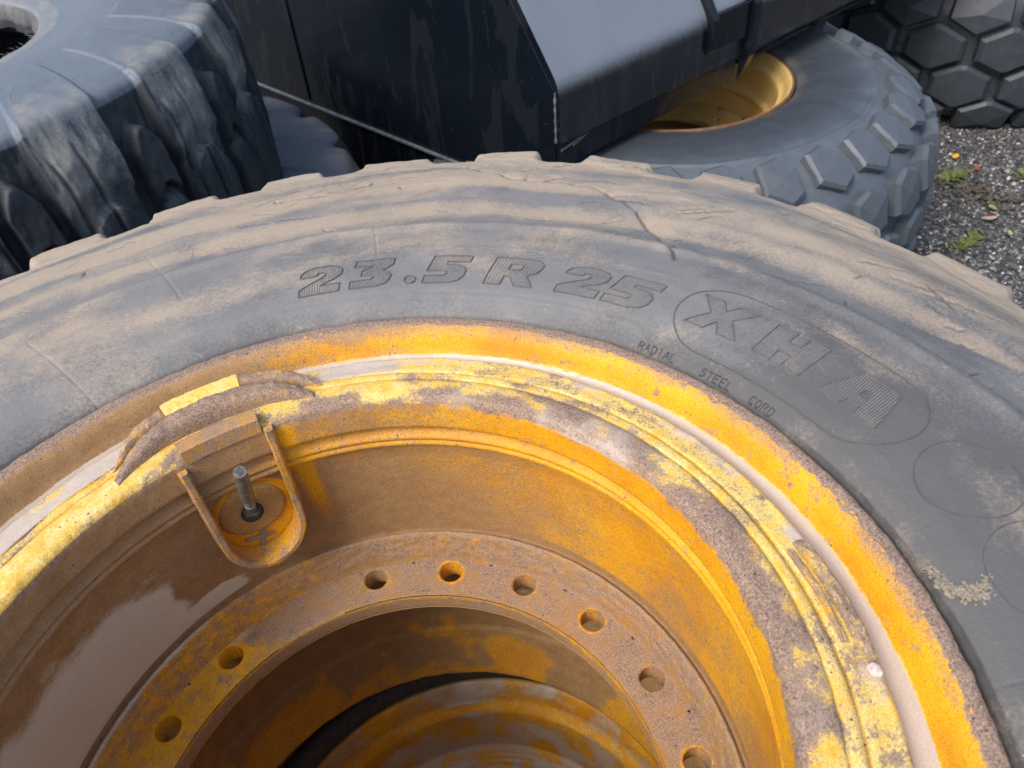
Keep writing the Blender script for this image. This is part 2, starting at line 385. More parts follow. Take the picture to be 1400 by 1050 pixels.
def glyph(ch, t0, t1, ra, rb, nst, slant=0., shear=.15, name='raised_letter'):
    """stripes clipped to the outline plus the outline itself"""
    A = Acc(); polys = [np.array(p_) for p_ in GL[ch]]
    def mp(q):
        q = np.asarray(q, float); u = q[:, 0]+shear*(q[:, 1]-.5); return np.stack([t0+(t1-t0)*u, ra+(rb-ra)*q[:, 1]], -1)
    wm = math.radians(abs(t1-t0))*(ra+rb)/2; hm = rb-ra
    wl = .00105 if nst > 8 else .0009
    for P in polys:
        Q = []
        for a, b in zip(P, np.roll(P, -1, 0)):
            m_ = max(1, int(np.linalg.norm((b-a)*[wm, hm])/.004))
            for i in range(m_): Q.append(a+(b-a)*i/m_)
        Q.append(Q[0]); A.bar(mp(Q), wl*1.1, .0013, mask=(.16, .42, .34, 1))  # outline darkened to paint in the small shadows of the relief
    # stripes: lines u + slant*v = c
    for c in np.linspace(-.3, 1.5, nst):
        hits = []
        for P in polys:
            for a, b in zip(P, np.roll(P, -1, 0)):
                fa = a[0]+slant*a[1]-c; fb = b[0]+slant*b[1]-c
                if (fa > 0) != (fb > 0):
                    t = fa/(fa-fb); hits.append(a[1]+(b[1]-a[1])*t)
        hits.sort()
        for k in range(0, len(hits)-1, 2):
            v0, v1 = hits[k]+.02, hits[k+1]-.02
            if v1-v0 > .05: A.bar(mp([(c-slant*v_, v_) for v_ in np.linspace(v0, v1, 6)]), wl, .00055)
    return A.done(name, tyre)
for ch, t0, t1 in (('2', 72.2, 66.8), ('3', 65.4, 60.0), ('5', 55.4, 50.0), ('R', 46.9, 40.4), ('2', 37.2, 31.6), ('5', 30.8, 25.0)):
    glyph(ch, t0, t1, .406, .4475, 30, name='raised_letter' if ch == 'R' else 'raised_numeral')
glyph('.', 58.3, 56.7, .406, .417, 8, shear=0, name='raised_point')
for ch, t0, t1 in (('X', 20.1, 13.2), ('H', 11.0, 4.8), ('A', 1.9, -5.0)):
    glyph(ch, t0, t1, .4125, .4545, 44, slant=.10, shear=0., name='raised_letter')
# long oval round XHA, with the faint rings round H and A and the blank oval beside it
def ring(t0, t1, ra, rb, w_, h, cap=.5, name='raised_oval', n=48, dk=.5):
    A = Acc(); rm = (ra+rb)/2; hw = (rb-ra)/2; e = math.degrees(hw/rm)*cap*2
    Q = []
    for k in range(n+1): Q.append((t0-e-(t0-t1-2*e)*k/n, rb))
    for k in range(1, n//2): a = PI/2-PI*k/(n//2); Q.append((t1+e-e*math.cos(a), rm+hw*math.sin(a)))
    for k in range(n+1): Q.append((t1+e+(t0-t1-2*e)*k/n, ra))
    for k in range(1, n//2): a = PI/2-PI*k/(n//2); Q.append((t0-e+e*math.cos(a), rm-hw*math.sin(a)))
    Q.append(Q[0]); A.bar(Q, w_, h); return A.done(name, tyre, mask=(.12, .75-dk, dk, 1))  # dk puts the relief shadow into the oval's colour
ring(21.9, -8.0, .3865, .4735, .0010, .0009)
ring(-9.6, -18.4, .4000, .473, .0008, .0006, dk=.6)
ring(-19.2, -29.5, .400, .473, .0008, .0005, dk=.5)
# small stroke lettering by the rim
ST = {'R': ['0010', '00.02', ], }
STK = {
 'R': [[(0, 0), (0, 1), (.7, 1), (.95, .8), (.7, .5), (0, .5)], [(.5, .5), (1, 0)]], 'A': [[(0, 0), (.5, 1), (1, 0)], [(.2, .4), (.8, .4)]],
 'D': [[(0, 0), (0, 1), (.6, 1), (1, .7), (1, .3), (.6, 0), (0, 0)]], 'I': [[(.5, 0), (.5, 1)]], 'L': [[(0, 1), (0, 0), (.9, 0)]],
 'S': [[(0, .1), (.5, 0), (1, .2), (.8, .48), (.2, .55), (0, .8), (.5, 1), (1, .9)]], 'T': [[(0, 1), (1, 1)], [(.5, 1), (.5, 0)]],
 'E': [[(1, 0), (0, 0), (0, 1), (1, 1)], [(0, .5), (.8, .5)]], 'C': [[(1, .85), (.6, 1), (.2, .9), (0, .5), (.2, .1), (.6, 0), (1, .15)]],
 'O': [[(.5, 0), (.1, .2), (0, .5), (.1, .8), (.5, 1), (.9, .8), (1, .5), (.9, .2), (.5, 0)]]}
def small(word, t0, t1, ra=.3712, rb=.3772):
    A = Acc(); n = len(word); step = (t1-t0)/n
    for k, ch in enumerate(word):
        for s_ in STK[ch]:
            A.bar([(t0+step*(k+.10+.66*u), ra+(rb-ra)*v) for u, v in s_], .0009, .0014)
    A.done('small_raised_word', tyre, mask=(.05, .15, .65, 1))  # darkened strokes: shadow painted in for an engraved look
small('RADIAL', 23.4, 17.8); small('STEEL', 14.2, 9.4); small('CORD', 6.9, 3.2)

# ---- rim
RP = [(.3660, -.045), (.3664, -.022), (.3660, -.008), (.3643, -.0012), (.361, .0005), (.354, .0003), (.3495, -.002), (.346, -.0065), (.3435, -.0115), (.3408, -.0180), (.3378, -.0226), (.3345, -.0252), (.3325, -.0260),
      (.3215, -.0262), (.3205, -.0200), (.3195, -.0125), (.3165, -.0098), (.308, -.0095), (.2995, -.0080), (.2972, -.0085), (.2962, -.0125), (.2950, -.0125), (.2940, -.0070), (.2915, -.0046), (.2865, -.0042), (.2848, -.0046), (.2842, -.0068), (.2832, -.0068), (.2824, -.0030),
      (.2780, -.0015), (.2660, -.0012), (.2610, -.0022), (.2580, -.0055), (.2568, -.010), (.2560, -.022), (.2555, -.0330), (.2563, -.0358), (.2600, -.0372), (.2650, -.0395), (.2655, -.0460), (.2625, -.0500), (.2600, -.0525), (.2598, -.0545), (.2612, -.0568), (.2625, -.0580),
      (.2605, -.0600), (.2602, -.0625), (.2622, -.0652), (.2660, -.0675), (.2690, -.085), (.2712, -.12), (.2728, -.16), (.2735, -.190), (.2740, -.2050), (.2728, -.2085), (.2705, -.2050), (.2688, -.2028), (.2668, -.2032), (.2650, -.2065), (.2595, -.2270), (.2580, -.2365), (.2570, -.2390)]
RPd = resample(RP, .0016)
RPd = np.concatenate([RPd[:1], .5*RPd[1:-1]+.25*RPd[:-2]+.25*RPd[2:], RPd[-1:]])
def rim_disp(TH, S, r, z):
    d = (fbm(TH/1.1, S*300, 61, 3)-.5)*.0004
    lip = ss(.352, .356, r)*(z > -.03)
    d = d+lip*(fbm(TH/1.5, S*180, 62, 3)-.5)*.0016
    edge = ss(.270, .262, r)*ss(-.02, -.004, z)
    d = d+edge*(fbm(TH/1.8, S*120, 63, 3)-.5)*.0018
    w_ = ss(.2705, .268, r)*ss(.2575, .261, r)*(z < -.203)
    d = d+w_*(fbm(TH/1.4, S*200, 64, 3)-.5)*.0022       # weld bead
    d = d+((r > .28) & (r < .322) & (z > -.02))*(fbm(TH/4, S*120, 65, 3)-.5)*.0016
    return d
def rim_mask(TH, S, r, z):
    t = dth(TH, 0.)
    n = fbm(TH/6, S*50, 70, 4); nf = fbm(TH/1.6, S*160, 71, 4); nw = fbm(TH/12, S*16, 72, 3)
    left = ss(72, 100, t); right = ss(60, 20, t)
    R_ = np.zeros_like(r); G = np.zeros_like(r); B = np.zeros_like(r); A = np.zeros_like(r)
    lip = (r > .3530+(nf-.5)*.005)
    R_ = np.where(lip, .95, R_)
    fl = (~lip) & (r > .3355) & (z < 0)
    G = np.where(fl, .14+.60*left-.06*right+.45*(n-.45)+.34*ss(.3425, .3495, r)*(.6+.8*n)+.26*ss(30, 70, t), G)  # brown dirt, plus painted shade towards the lip and the left
    R_ = np.where(fl, .08+.36*ss(.3485, .3530, r)+.40*ss(.62, .74, nf), R_)
    A = np.where(fl, .05+.60*ss(.341, .336, r)*(1-left*.6), A)  # paler foot of the flange is a painted reflection
    mud = (r <= .3362+(n-.5)*.003) & (r > .3212) & (z < -.01)
    B = np.where(mud, 1., B); A = np.where(mud, .6, A)
    B = np.where(fl, B+.8*ss(.340, .3355, r)*(.6+.8*n), B)
    band = (r <= .3212) & (r > .2975)
    A = np.where(band, .70, A); R_ = np.where(band, .33+.7*(nw-.45)+.5*(nf-.5), R_); B = np.where(band, .26+1.1*(n-.47)+.40*ss(45, 75, t), B)
    ring_ = (r <= .2975) & (r > .283) & (z > -.02)
    A = np.where(ring_, .62, A); R_ = np.where(ring_, .36+.9*(n-.5), R_); G = np.where(ring_, .08, G)
    B = np.where(ring_, .25*(nw-.2), B)
    ed = (r <= .283) & (z > -.012)
    yel = ss(30, 50, t)
    R_ = np.where(ed, .58-.20*yel+1.2*(n-.5)+.3*ss(.272, .262, r)-.35*ss(92, 105, t), R_)
    A = np.where(ed, .6, A); B = np.where(ed, .10+1.0*(nw-.52)+.14*right, B)
    lw = (r < .2585) & (z <= -.008) & (z > -.036)
    G = np.where(lw, .36+.45*left+.25*ss(30, 60, t)-.15*right+.5*(n-.5), G); R_ = np.where(lw, .22+.4*ss(-.015, -.008, z)+.3*(nf-.5), R_); A = np.where(lw, .05, A)
    gv = (z <= -.036) & (z > -.068) & (r < .28)
    G = np.where(gv, .45+.35*left-.2*right, G); R_ = np.where(gv, .22+.6*(nf-.5), R_)
    ba = (z <= -.068) & (z > -.2)
    G = np.where(ba, .66+.18*left-.28*ss(55, 15, t)+.45*(nw-.5)+.10*ss(-.10, -.17, z), G)
    R_ = np.where(ba, .05+.30*(nf-.5)+.14*ss(-.085, -.07, z), R_)
    drip = np.exp(-((t-78.0-(z+.07)*16)/1.7)**2)*ss(-.19, -.10, z)
    G = np.where(ba | gv | lw, G-.6*drip, G); R_ = R_-.2*drip*ba
    pudl = ss(101, 109, t+(nw-.5)*16-(z+.2)*60)*ss(-.075, -.15, z+(n-.5)*.03)*ss(175, 160, t)
    pudl2 = ss(94, 100, t+(nf-.5)*4)*ss(112, 106, t)*ss(-.172, -.184, z+(n-.5)*.02)
    B = np.where(ba, np.maximum(.78*pudl, .75*pudl2)+.20*left, B)
    fi = (z <= -.2)&(r < .2722)
    R_ = np.where((z < -.195) & ~fi, .1, R_); G = np.where((z < -.195) & ~fi, 1., G)
    R_ = np.where(fi, .42+.5*(n-.45)-.12*left+.2*ss(.266, .269, r), R_); G = np.where(fi, .74-.22*left+.5*(nf-.5), G); A = np.where(fi, .25, A)
    B = np.where(fi, pudl*.6*ss(-.215, -.2, z), B)
    return rgba(R_, G, B, A)
th_r = thetas(-46, 132, .16, 1.5)
rim = lathe('rim', RPd, th_r, m_rim, wheel, rim_disp, rim_mask)

# bolted disc with real holes, both faces, hole walls and inner edge
DZ, DT = -.239, .022
ri, ro = .2165, .2575
PH0, DP = 52.66, 18.306
def disc_mask(V):
    th = np.degrees(np.arctan2(V[:, 1], V[:, 0])); r = np.hypot(V[:, 0], V[:, 1])
    n = fbm(th/5, r*60, 80, 4); nf = fbm(th/1.3, r*220, 81, 4)
    hole = np.zeros(len(V))
    for k in range(-4, 15):
        if k == -2: continue
        a = math.radians(PH0-k*DP); d = np.hypot(V[:, 0]-.244*math.cos(a), V[:, 1]-.244*math.sin(a))
        hole = np.maximum(hole, ss(.0175, .0122, d)*[1, .55, .9, .35, .75, 1, .5][k % 7])
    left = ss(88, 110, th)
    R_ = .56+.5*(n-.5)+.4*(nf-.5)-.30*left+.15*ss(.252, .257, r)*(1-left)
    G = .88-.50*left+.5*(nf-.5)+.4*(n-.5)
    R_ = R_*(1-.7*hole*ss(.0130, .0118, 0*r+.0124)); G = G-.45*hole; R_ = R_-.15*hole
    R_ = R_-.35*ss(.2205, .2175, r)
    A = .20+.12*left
    smear = ss(.247, .252, r)*ss(75, 95, th)*ss(118, 108, th)
    return rgba(R_, G, .35*smear+.15*left*(n > .5), A)
V = []; F = []
def sector(a0, a1, hole_at=None):
    """polar patch between a0 and a1 (deg); with a hole, rings blend from the hole to the outline"""
    for side in (0, 1):
        z = DZ-side*DT
        if hole_at is None:
            na, nr_ = 40, 16; b = len(V)
            for i in range(na+1):
                for j in range(nr_+1):
                    a = math.radians(a0+(a1-a0)*i/na); r = ri+(ro-ri)*j/nr_; V.append((r*math.cos(a), r*math.sin(a), z-(.0014 if j == 0 and side == 0 else 0)))
            for i in range(na):
                for j in range(nr_):
                    q = (b+i*(nr_+1)+j, b+(i+1)*(nr_+1)+j, b+(i+1)*(nr_+1)+j+1, b+i*(nr_+1)+j+1)
                    F.append(q[::-1] if side == 0 else q)
            continue
        n, kr = 72, 10; hr = .0115; rh = .244; ah = math.radians(hole_at); b = len(V)
        for i in range(n):
            t = 2*PI*i/n; dx, dy = math.cos(t), math.sin(t)      # dx radial, dy tangential (metres at rh)
            tx = ((ro-rh) if dx > 0 else (rh-ri))/max(abs(dx), 1e-9)
            ty = (math.radians((a1-hole_at) if dy > 0 else (hole_at-a0))*rh)/max(abs(dy), 1e-9)
            tm = min(tx, ty)
            for k in range(kr+1):
                q = hr+(tm-hr)*(k/kr)**1.3
                r = rh+dx*q; a = ah+dy*q/rh
                ch = .0012 if (k == 0 and side == 0) else 0
                V.append((r*math.cos(a), r*math.sin(a), z-ch))
        for i in range(n):
            for k in range(kr):
                i2 = (i+1) % n
                q = (b+i*(kr+1)+k, b+i*(kr+1)+k+1, b+i2*(kr+1)+k+1, b+i2*(kr+1)+k)
                F.append(q if side == 0 else q[::-1])
        # hole wall
        if side == 1:
            bt = b-n*(kr+1)
            for i in range(n):
                i2 = (i+1) % n; F.append((bt+i*(kr+1), bt+i2*(kr+1), b+i2*(kr+1), b+i*(kr+1)))
occ = [k for k in range(-4, 15) if k != -2]
angs = sorted([(PH0-k*DP) for k in occ])
pa = PH0+2*DP
for a in angs: sector(a-DP/2, a+DP/2, a)
sector(pa-DP/2, pa+DP/2)
sector(angs[-1]+DP/2, angs[0]-DP/2+360)
V = np.array(V)
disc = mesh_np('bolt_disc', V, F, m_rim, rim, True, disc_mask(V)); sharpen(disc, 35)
# thickness of the disc at its bore and the lower barrel
LP = [(.2165, -.2404), (.2160, -.2425), (.2162, -.258), (.2175, -.2612)]
def lp_mask(TH, S, r, z): return rgba(.38+.3*(fbm(TH/3, S*90, 82)-.3)-.3*ss(-.243, -.240, z), .55+.35*ss(-.243, -.25, z)-.3*ss(30, 10, TH), 0*r, .25+0*r)
lathe('disc_bore_edge', resample(LP, .002), thetas(-46, 150, .4, 3), m_rim, rim, None, lp_mask)
BP = [(.2570, -.2612), (.268, -.263), (.285, -.270), (.300, -.285), (.3085, -.31), (.3115, -.36), (.3125, -.43), (.3130, -.470), (.3110, -.473), (.3100, -.478), (.3085, -.500), (.3050, -.525), (.300, -.548), (.297, -.560), (.2962, -.566), (.299, -.571), (.33, -.575), (.35, -.585), (.362, -.600)]
def bp_mask(TH, S, r, z):
    n = fbm(TH/14, S*14, 90, 4); nf = fbm(TH/4, S*40, 91, 4)
    G = 1.08-.66*ss(.60, .92, n+.34*ss(-.42, -.55, z)+.25*(nf-.5)+.10*ss(95, 115, TH))
    B = .45*ss(.40, .6, nf)*ss(-.52, -.30, z)+.14
    return rgba(.22*nf, G, B*(n < .56), .0*r)
lathe('lower_barrel', resample(BP, .006), thetas(-46, 150, .5, 3), m_rim, rim, lambda TH, S, r, z: (fbm(TH/3, S*50, 92, 3)-.5)*.002, bp_mask)

# ---- lock bars of the rim (curved, worn pieces on the ring)
def arc_bar(name, t0, t1, rin, rout, z0, z1, mat, parent, mask, rnd=.35, n=90, rough=.0012, seed=1, smooth=True):
    ts = np.linspace(t0, t1, n); K = 14; V = []; F = []
    for i, t in enumerate(ts):
        a = rin(t); b = rout(t); zb = z0; zt = z1(t) if callable(z1) else z1
        c = (a+b)/2; hw = max((b-a)/2, .0008)
        for k in range(K):
            s_ = k/(K-1)*2-1                                   # -1..1 across
            e = 1-abs(s_)**(2/rnd)
            zz = zb+(zt-zb)*max(e, 0)**rnd
            x = c+hw*s_
            q = (fbm(np.array(t*1.3), np.array(s_*3.+seed), 100+seed, 3)-.5)*rough*2
            V.append((x*math.cos(math.radians(t)), x*math.sin(math.radians(t)), zz+q*(1 if 0 < k < K-1 else 0)))
    for i in range(n-1):
        for k in range(K-1):
            F.append((i*K+k, i*K+k+1, (i+1)*K+k+1, (i+1)*K+k))
    F.append(tuple(range(K))); F.append(tuple((n-1)*K+k for k in reversed(range(K))))
    V = np.array(V); o = mesh_np(name, V, F, mat, parent, smooth, np.tile(mask, (len(V), 1)))
    bm = bmesh.new(); bm.from_mesh(o.data); bmesh.ops.recalc_face_normals(bm, faces=bm.faces)
    for e in bm.edges:
        if len(e.link_faces) == 2 and e.calc_face_angle(0) > R(50): e.smooth = False
    bm.to_mesh(o.data); bm.free()
    return o
def I(xs, ys): return lambda t: float(np.interp(t, xs, ys))
RUST = np.array([.78, .35, 0, .3]); YEL = np.array([.16, .05, .0, .85]); BRN = np.array([.30, .95, 0, 0]); MIX = np.array([.45, .5, 0, .3])
arc_bar('lock_bar', 72, 106.8, I([72, 74, 80, 89, 98, 104, 106.8], [.2690, .2725, .2780, .2805, .2780, .2715, .2660]), I([72, 76, 82, 89, 96, 102, 106.8], [.2800, .2930, .3010, .3050, .3015, .2915, .2770]), -.012,
        I([72, 78, 89, 100, 106.8], [.000, .0105, .0130, .0105, .000]), m_rim, rim, RUST, .45, 110, .0016, 1)
arc_bar('lock_bar', 95.6, 105.8, I([95, 106], [.3025, .2860]), I([95, 100, 106], [.3205, .3130, .2890]), -.018, I([95, 102, 106], [.0085, .006, -.004]), m_rim, rim, np.array([.6, .4, 0, .5]), .5, 60, .0014, 2)
arc_bar('lock_bar', 70.5, 83.0, I([70, 76, 83], [.2840, .2960, .3045]), I([70, 74, 78, 83], [.2900, .3080, .3165, .3205]), -.018, I([70, 76, 83], [-.005, .006, .0085]), m_rim, rim, np.array([.66, .4, 0, .5]), .5, 60, .0014, 3)
arc_bar('lock_plate', 83.4, 95.2, I([83, 95], [.3035, .3035]), I([83, 84, 94.6, 95.2], [.3215, .3230, .3230, .3215]), -.018, lambda t: .0065, m_rim, rim, YEL, .16, 60, .0008, 4)
arc_bar('wedge_bar', 82.3, 96.4, I([82, 97], [.2545, .2545]), I([82, 97], [.2710, .2710]), -.008, lambda t: .0060, m_rim, rim, np.array([.50, .6, 0, .1]), .22, 60, .0003, 5)
# slotted bar on the right of the ring
arc_bar('slot_bar', -26.5, -13.5, I([-27, -20, -13], [.3005, .3000, .2990]), I([-27, -20, -13], [.3048, .3050, .3038]), -.012, I([-27, -25, -15, -13], [-.006, -.0045, -.0045, -.006]), m_rim, rim, np.array([.6, .2, .2, .5]), .4, 50, .0012, 6)
arc_bar('slot_bar', -29, -12.5, I([-29, -20, -12.5], [.3085, .3080, .3070]), I([-29, -20, -12.5], [.3195, .3195, .3170]), -.012, I([-29, -25, -14, -12.5], [-.0085, -.0050, -.0045, -.008]), m_rim, rim, np.array([.62, .1, .2, .6]), .5, 60, .0016, 7)

# ---- U shaped valve guard welded to the barrel
def cylp(t, r, z): a = math.radians(t); return Vector((r*math.cos(a), r*math.sin(a), z))
path = []
for k in range(14): path.append((97.6-.15*k/13, -.012-.095*k/13))
for k in range(1, 20):
    a = PI*k/20; path.append((89.4+8.1*math.cos(a), -.107-.048*math.sin(a)))
for k in range(14): path.append((81.35-.2*k/13, -.107+.102*k/13))
V = []; F = []; n = len(path)
for i, (t, z) in enumerate(path):
    t0, z0 = path[max(i-1, 0)]; t1, z1 = path[min(i+1, n-1)]
    tx, ty = -math.radians(t1-t0)*.26, z1-z0; L = math.hypot(tx, ty); nx, ny = -ty/L, tx/L
    hw = .0036*(1+.08*math.sin(i*1.7))
    zf = (z+.012)/-.14
    tip = .2500-.0075*max(0, min(1, zf))+.0004*math.sin(i*1.3)
    base = .2742
    for (o_, rr) in ((-1, base), (-1, tip+.0015), (-.55, tip), (.55, tip), (1, tip+.0015), (1, base)):
        V.append(cylp(t-math.degrees(nx*hw*o_/.26), rr, z+ny*hw*o_))
for i in range(n-1):
    for k in range(5): F.append((i*6+k, i*6+k+1, (i+1)*6+k+1, (i+1)*6+k))
F.append(tuple(range(6))); F.append(tuple((n-1)*6+k for k in reversed(range(6))))
V = np.array([tuple(v) for v in V]); rr = np.hypot(V[:, 0], V[:, 1]); tt = np.degrees(np.arctan2(V[:, 1], V[:, 0]))
gm = rgba(np.where(rr < .2515, .55, .18)+.0*rr, .25+.25*ss(88, 95, tt), 0*rr, .35+0*rr)
guard = mesh_np('valve_guard', V, F, m_rim, rim, True, gm)
bm = bmesh.new(); bm.from_mesh(guard.data); bmesh.ops.subdivide_edges(bm, edges=bm.edges, cuts=2, use_grid_fill=True)
bmesh.ops.recalc_face_normals(bm, faces=bm.faces)
for e in bm.edges:
    if len(e.link_faces) == 2 and e.calc_face_angle(0) > R(38): e.smooth = False
bm.to_mesh(guard.data); bm.free()
# floor plate inside the guard with the sunken boss and the hole round the stem
def patch(name, tc, zc, rt_, rz, rlev, mask, par, hole=None, n=48, kr=14, mat=None, dome=0):
    V = []; F = []
    for i in range(n):
        a = 2*PI*i/n
        for k in range(kr+1):
            q = k/kr if not hole else hole+(1-hole)*k/kr
            r = rlev+(.0030 if k == kr else 0)-dome*(1-q*q)
            V.append(cylp(tc+math.degrees(q*rt_*math.cos(a)/.26), r, zc+q*rz*math.sin(a)))
    for i in range(n):
        i2 = (i+1) % n
        for k in range(kr): F.append((i*(kr+1)+k, i2*(kr+1)+k, i2*(kr+1)+k+1, i*(kr+1)+k+1))
    V = np.array([tuple(v) for v in V]); return mesh_np(name, V, F, mat or m_rim, par, True, np.tile(mask, (len(V), 1)))
patch('guard_floor', 89.4, -.107, .0365, .0465, .2660, np.array([.20, .12, 0, .25]), rim)
patch('valve_boss', 89.6, -.100, .0300, .0300, .2635, np.array([.12, .62, 0, 0.]), rim, dome=.0012)
patch('valve_hole', 89.9, -.100, .0105, .0125, .2612, np.array([.1, .9, 0, 0.]), rim, mat=m_black)
# four pointed paint chip: bare grey metal flake
V = []; F = []
cpt = (90.0, -.1385)
for i in range(64):
    a = 2*PI*i/64; q = .0040+.0105*abs(math.cos(2*a))**3.2*(1+.3*math.sin(3*a+1))
    V.append(tuple(cylp(cpt[0]+math.degrees(q*math.cos(a+.3)/.26), .2650, cpt[1]+q*math.sin(a+.3))))
V.append(tuple(cylp(cpt[0], .2648, cpt[1]))); F = [(i, (i+1) % 64, 64) for i in range(64)]
mesh_np('paint_chip', V, F, mat_plain('bare_grey_metal', (.20, .155, .13), (.28, .22, .18), 90, .6), rim, False)

def tube(name, pts, rads, mat, parent, n=20, cap=True, smooth=True, sharp=None):
    pts = [Vector(p_) for p_ in pts]; V = []; F = []
    for i, p_ in enumerate(pts):
        d = (pts[min(i+1, len(pts)-1)]-pts[max(i-1, 0)]).normalized() if (pts[min(i+1, len(pts)-1)]-pts[max(i-1, 0)]).length > 1e-9 else Vector((0, 0, 1))
        a = d.cross(Vector((.31, .9, .2))).normalized(); b = d.cross(a)
        for k in range(n):
            t = 2*PI*k/n; V.append(p_+(a*math.cos(t)+b*math.sin(t))*rads[i])
    for i in range(len(pts)-1):
        for k in range(n): F.append((i*n+k, i*n+(k+1) % n, (i+1)*n+(k+1) % n, (i+1)*n+k))
    if cap: F.append(tuple(range(n))); F.append(tuple((len(pts)-1)*n+k for k in reversed(range(n))))
    o = mesh_np(name, [tuple(v) for v in V], F, mat, parent, smooth)
    bm = bmesh.new(); bm.from_mesh(o.data); bmesh.ops.recalc_face_normals(bm, faces=bm.faces)
    for e in bm.edges:
        if len(e.link_faces) == 2 and e.calc_face_angle(0) > R(sharp or 40): e.smooth = False
    bm.to_mesh(o.data); bm.free(); return o
vb = Vector((.0002, .2640, -.102)); vt = Vector((.0050, .2270, -.0135)); vd = (vt-vb).normalized(); L = (vt-vb).length
def vp(f): return vb+vd*L*f
tf = [.23+.0085*k for k in range(21)]
stem = tube('valve_stem', [vp(0), vp(.22)]+[vp(q) for q in tf], [.0050, .0048]+[.0042 if k % 2 else .0036 for k in range(21)], m_steel, wheel)
cap_ = tube('valve_sleeve', [vp(.38), vp(.385), vp(.99), vp(1.0), vp(1.0), vp(.93)], [.0040, .0058, .0056, .0052, .0036, .0034], m_steel, stem, cap=False)
tube('valve_core', [vp(.90), vp(.965), vp(.966)], [.0034, .0016, .0008], m_steel, stem)
tube('valve_nut', [vp(.02), vp(.10)], [.0085, .0080], m_black, stem, n=6)

# things lying on the wheel
def blob(name, c, s, mat, parent=None, seed=0, sub=3, amp=.35, fr=1.3):
    bm = bmesh.new(); bmesh.ops.create_icosphere(bm, subdivisions=sub, radius=1)
    from mathutils import noise as mn
    for v in bm.verts:
        q = 1+amp*mn.noise(v.co*fr+Vector((seed*3.1, seed*1.7, 0)))
        v.co = Vector((v.co.x*s[0], v.co.y*s[1], v.co.z*s[2]))*q
    me = bpy.data.meshes.new(name); bm.to_mesh(me); bm.free(); me.materials.append(mat)
    me.polygons.foreach_set('use_smooth', np.ones(len(me.polygons), bool))
    o = bpy.data.objects.new(name, me); link(o, parent); o.location = c; return o
a = R(-30.2)
tag(blob('pebble', (.3125*math.cos(a), .3125*math.sin(a), Z0-.0055), (.0036, .0044, .0028), m_stone, seed=2), 'small pinkish pebble stuck on the rim ring at the lower right', 'pebble')
# crumb of dried mud on the sidewall
V = []; F = []; nn = 40
clump = [(1258, 765)]
bm = bmesh.new()
spine = [(-20.6, .3715, .0016), (-20.9, .3770, .0028), (-22.4, .3765, .0050), (-23.4, .3790, .0060), (-24.2, .3850, .0055), (-24.6, .3905, .0048), (-24.2, .3955, .0034), (-23.2, .4010, .0018)]
from mathutils import noise as mnoise
for k in range(len(spine)-1):
    for f_ in np.linspace(0, 1, 6)[:-1]:
        t, r, s_ = [spine[k][i]*(1-f_)+spine[k+1][i]*f_ for i in range(3)]
        c = Vector(tuple(pol(np.array(t), np.array(r))))
        for q in range(7):
            off = Vector((random.gauss(0, s_*.6), random.gauss(0, s_*.6), 0))
            mt = Matrix.Translation(c+off)@Matrix.Rotation(random.random()*6, 4, 'Z')@Matrix.Diagonal((s_*random.uniform(.18, .5), s_*random.uniform(.15, .4), s_*random.uniform(.12, .3), 1))
            bmesh.ops.create_icosphere(bm, subdivisions=2, radius=1, matrix=mt)
for v in bm.verts: v.co += mnoise.noise_vector(v.co*900)*.0007
me = bpy.data.meshes.new('mud_crumb'); bm.to_mesh(me); bm.free(); me.materials.append(m_mud)
o = link(bpy.data.objects.new('mud_crumb', me)); o.location = (0, 0, Z0); tag(o, 'crumb of dried mud lying on the grey sidewall beside the rim edge', 'mud')

# ============================================================ lower wheel of the stack
low = empty('machine_wheel', (.03, .004, 0), 'second yellow wheel under the lettered one, seen through its hub opening', 'wheel')
low.location = (.036, .006, .585)
lprof = [(.366, -.01), (.38, -.002), (.45, .008), (.60, -.008), (.74, -.03), (.79, -.055), (.80, -.10), (.806, -.28), (.80, -.46), (.785, -.51), (.70, -.55), (.5, -.575), (.37, -.56)]
lathe('tyre', resample(lprof, .02), thetas(0, 359, 1.2, 1.2), m_rubL, low, lambda TH, S, r, z: -.03*ss(2.6, 3.4, np.abs(((TH) % PER)-PER/2))*ss(.78, .795, r), lambda TH, S, r, z: rgba(.2+0*r, .3+0*r, 0*r, 0*r+1))
KP = [(.366, -.03), (.362, -.004), (.352, -.002), (.340, -.016), (.322, -.030), (.300, -.030), (.290, -.026), (.2845, -.024), (.2800, -.028), (.2740, -.040), (.2700, -.052), (.2630, -.058), (.2560, -.064), (.2530, -.080), (.2500, -.12), (.2480, -.155), (.2400, -.160), (.2370, -.163), (.2340, -.161), (.2300, -.166), (.2270, -.164), (.222, -.170), (.20, -.175), (.190, -.19), (.188, -.25), (.10, -.26), (.05, -.26)]
def k_mask(TH, S, r, z):
    n = fbm(TH/10, S*24, 95, 4)
    return rgba(.12+.55*ss(95, 115, TH)*ss(-.07, -.05, z), .42+.9*(n-.5)-.45*ss(.007, .0, np.abs(r-.262)), .36+1.0*(n-.5)*ss(115, 90, TH)+.15*ss(-.07, -.1, z)-.6*ss(.006, .0, np.abs(r-.262)), .35+0*r)  # cleaner yellow line along the ridge is a painted highlight
lathe('rim', resample(KP, .004), thetas(-46, 150, .5, 3), m_rim, low, lambda TH, S, r, z: (fbm(TH/3, S*60, 96, 3)-.5)*.002, k_mask)
rg = []
for k in range(17): a = PI*k/16; rg.append((.3000+.0175*math.cos(a), -.012+.0175*math.sin(a)))
lathe('rubber_ring', rg, thetas(-46, 150, .6, 3), mat_plain('black_rubber_ring', (.022, .021, .020), (.055, .050, .046), 120, .55, .9, .0015), low)

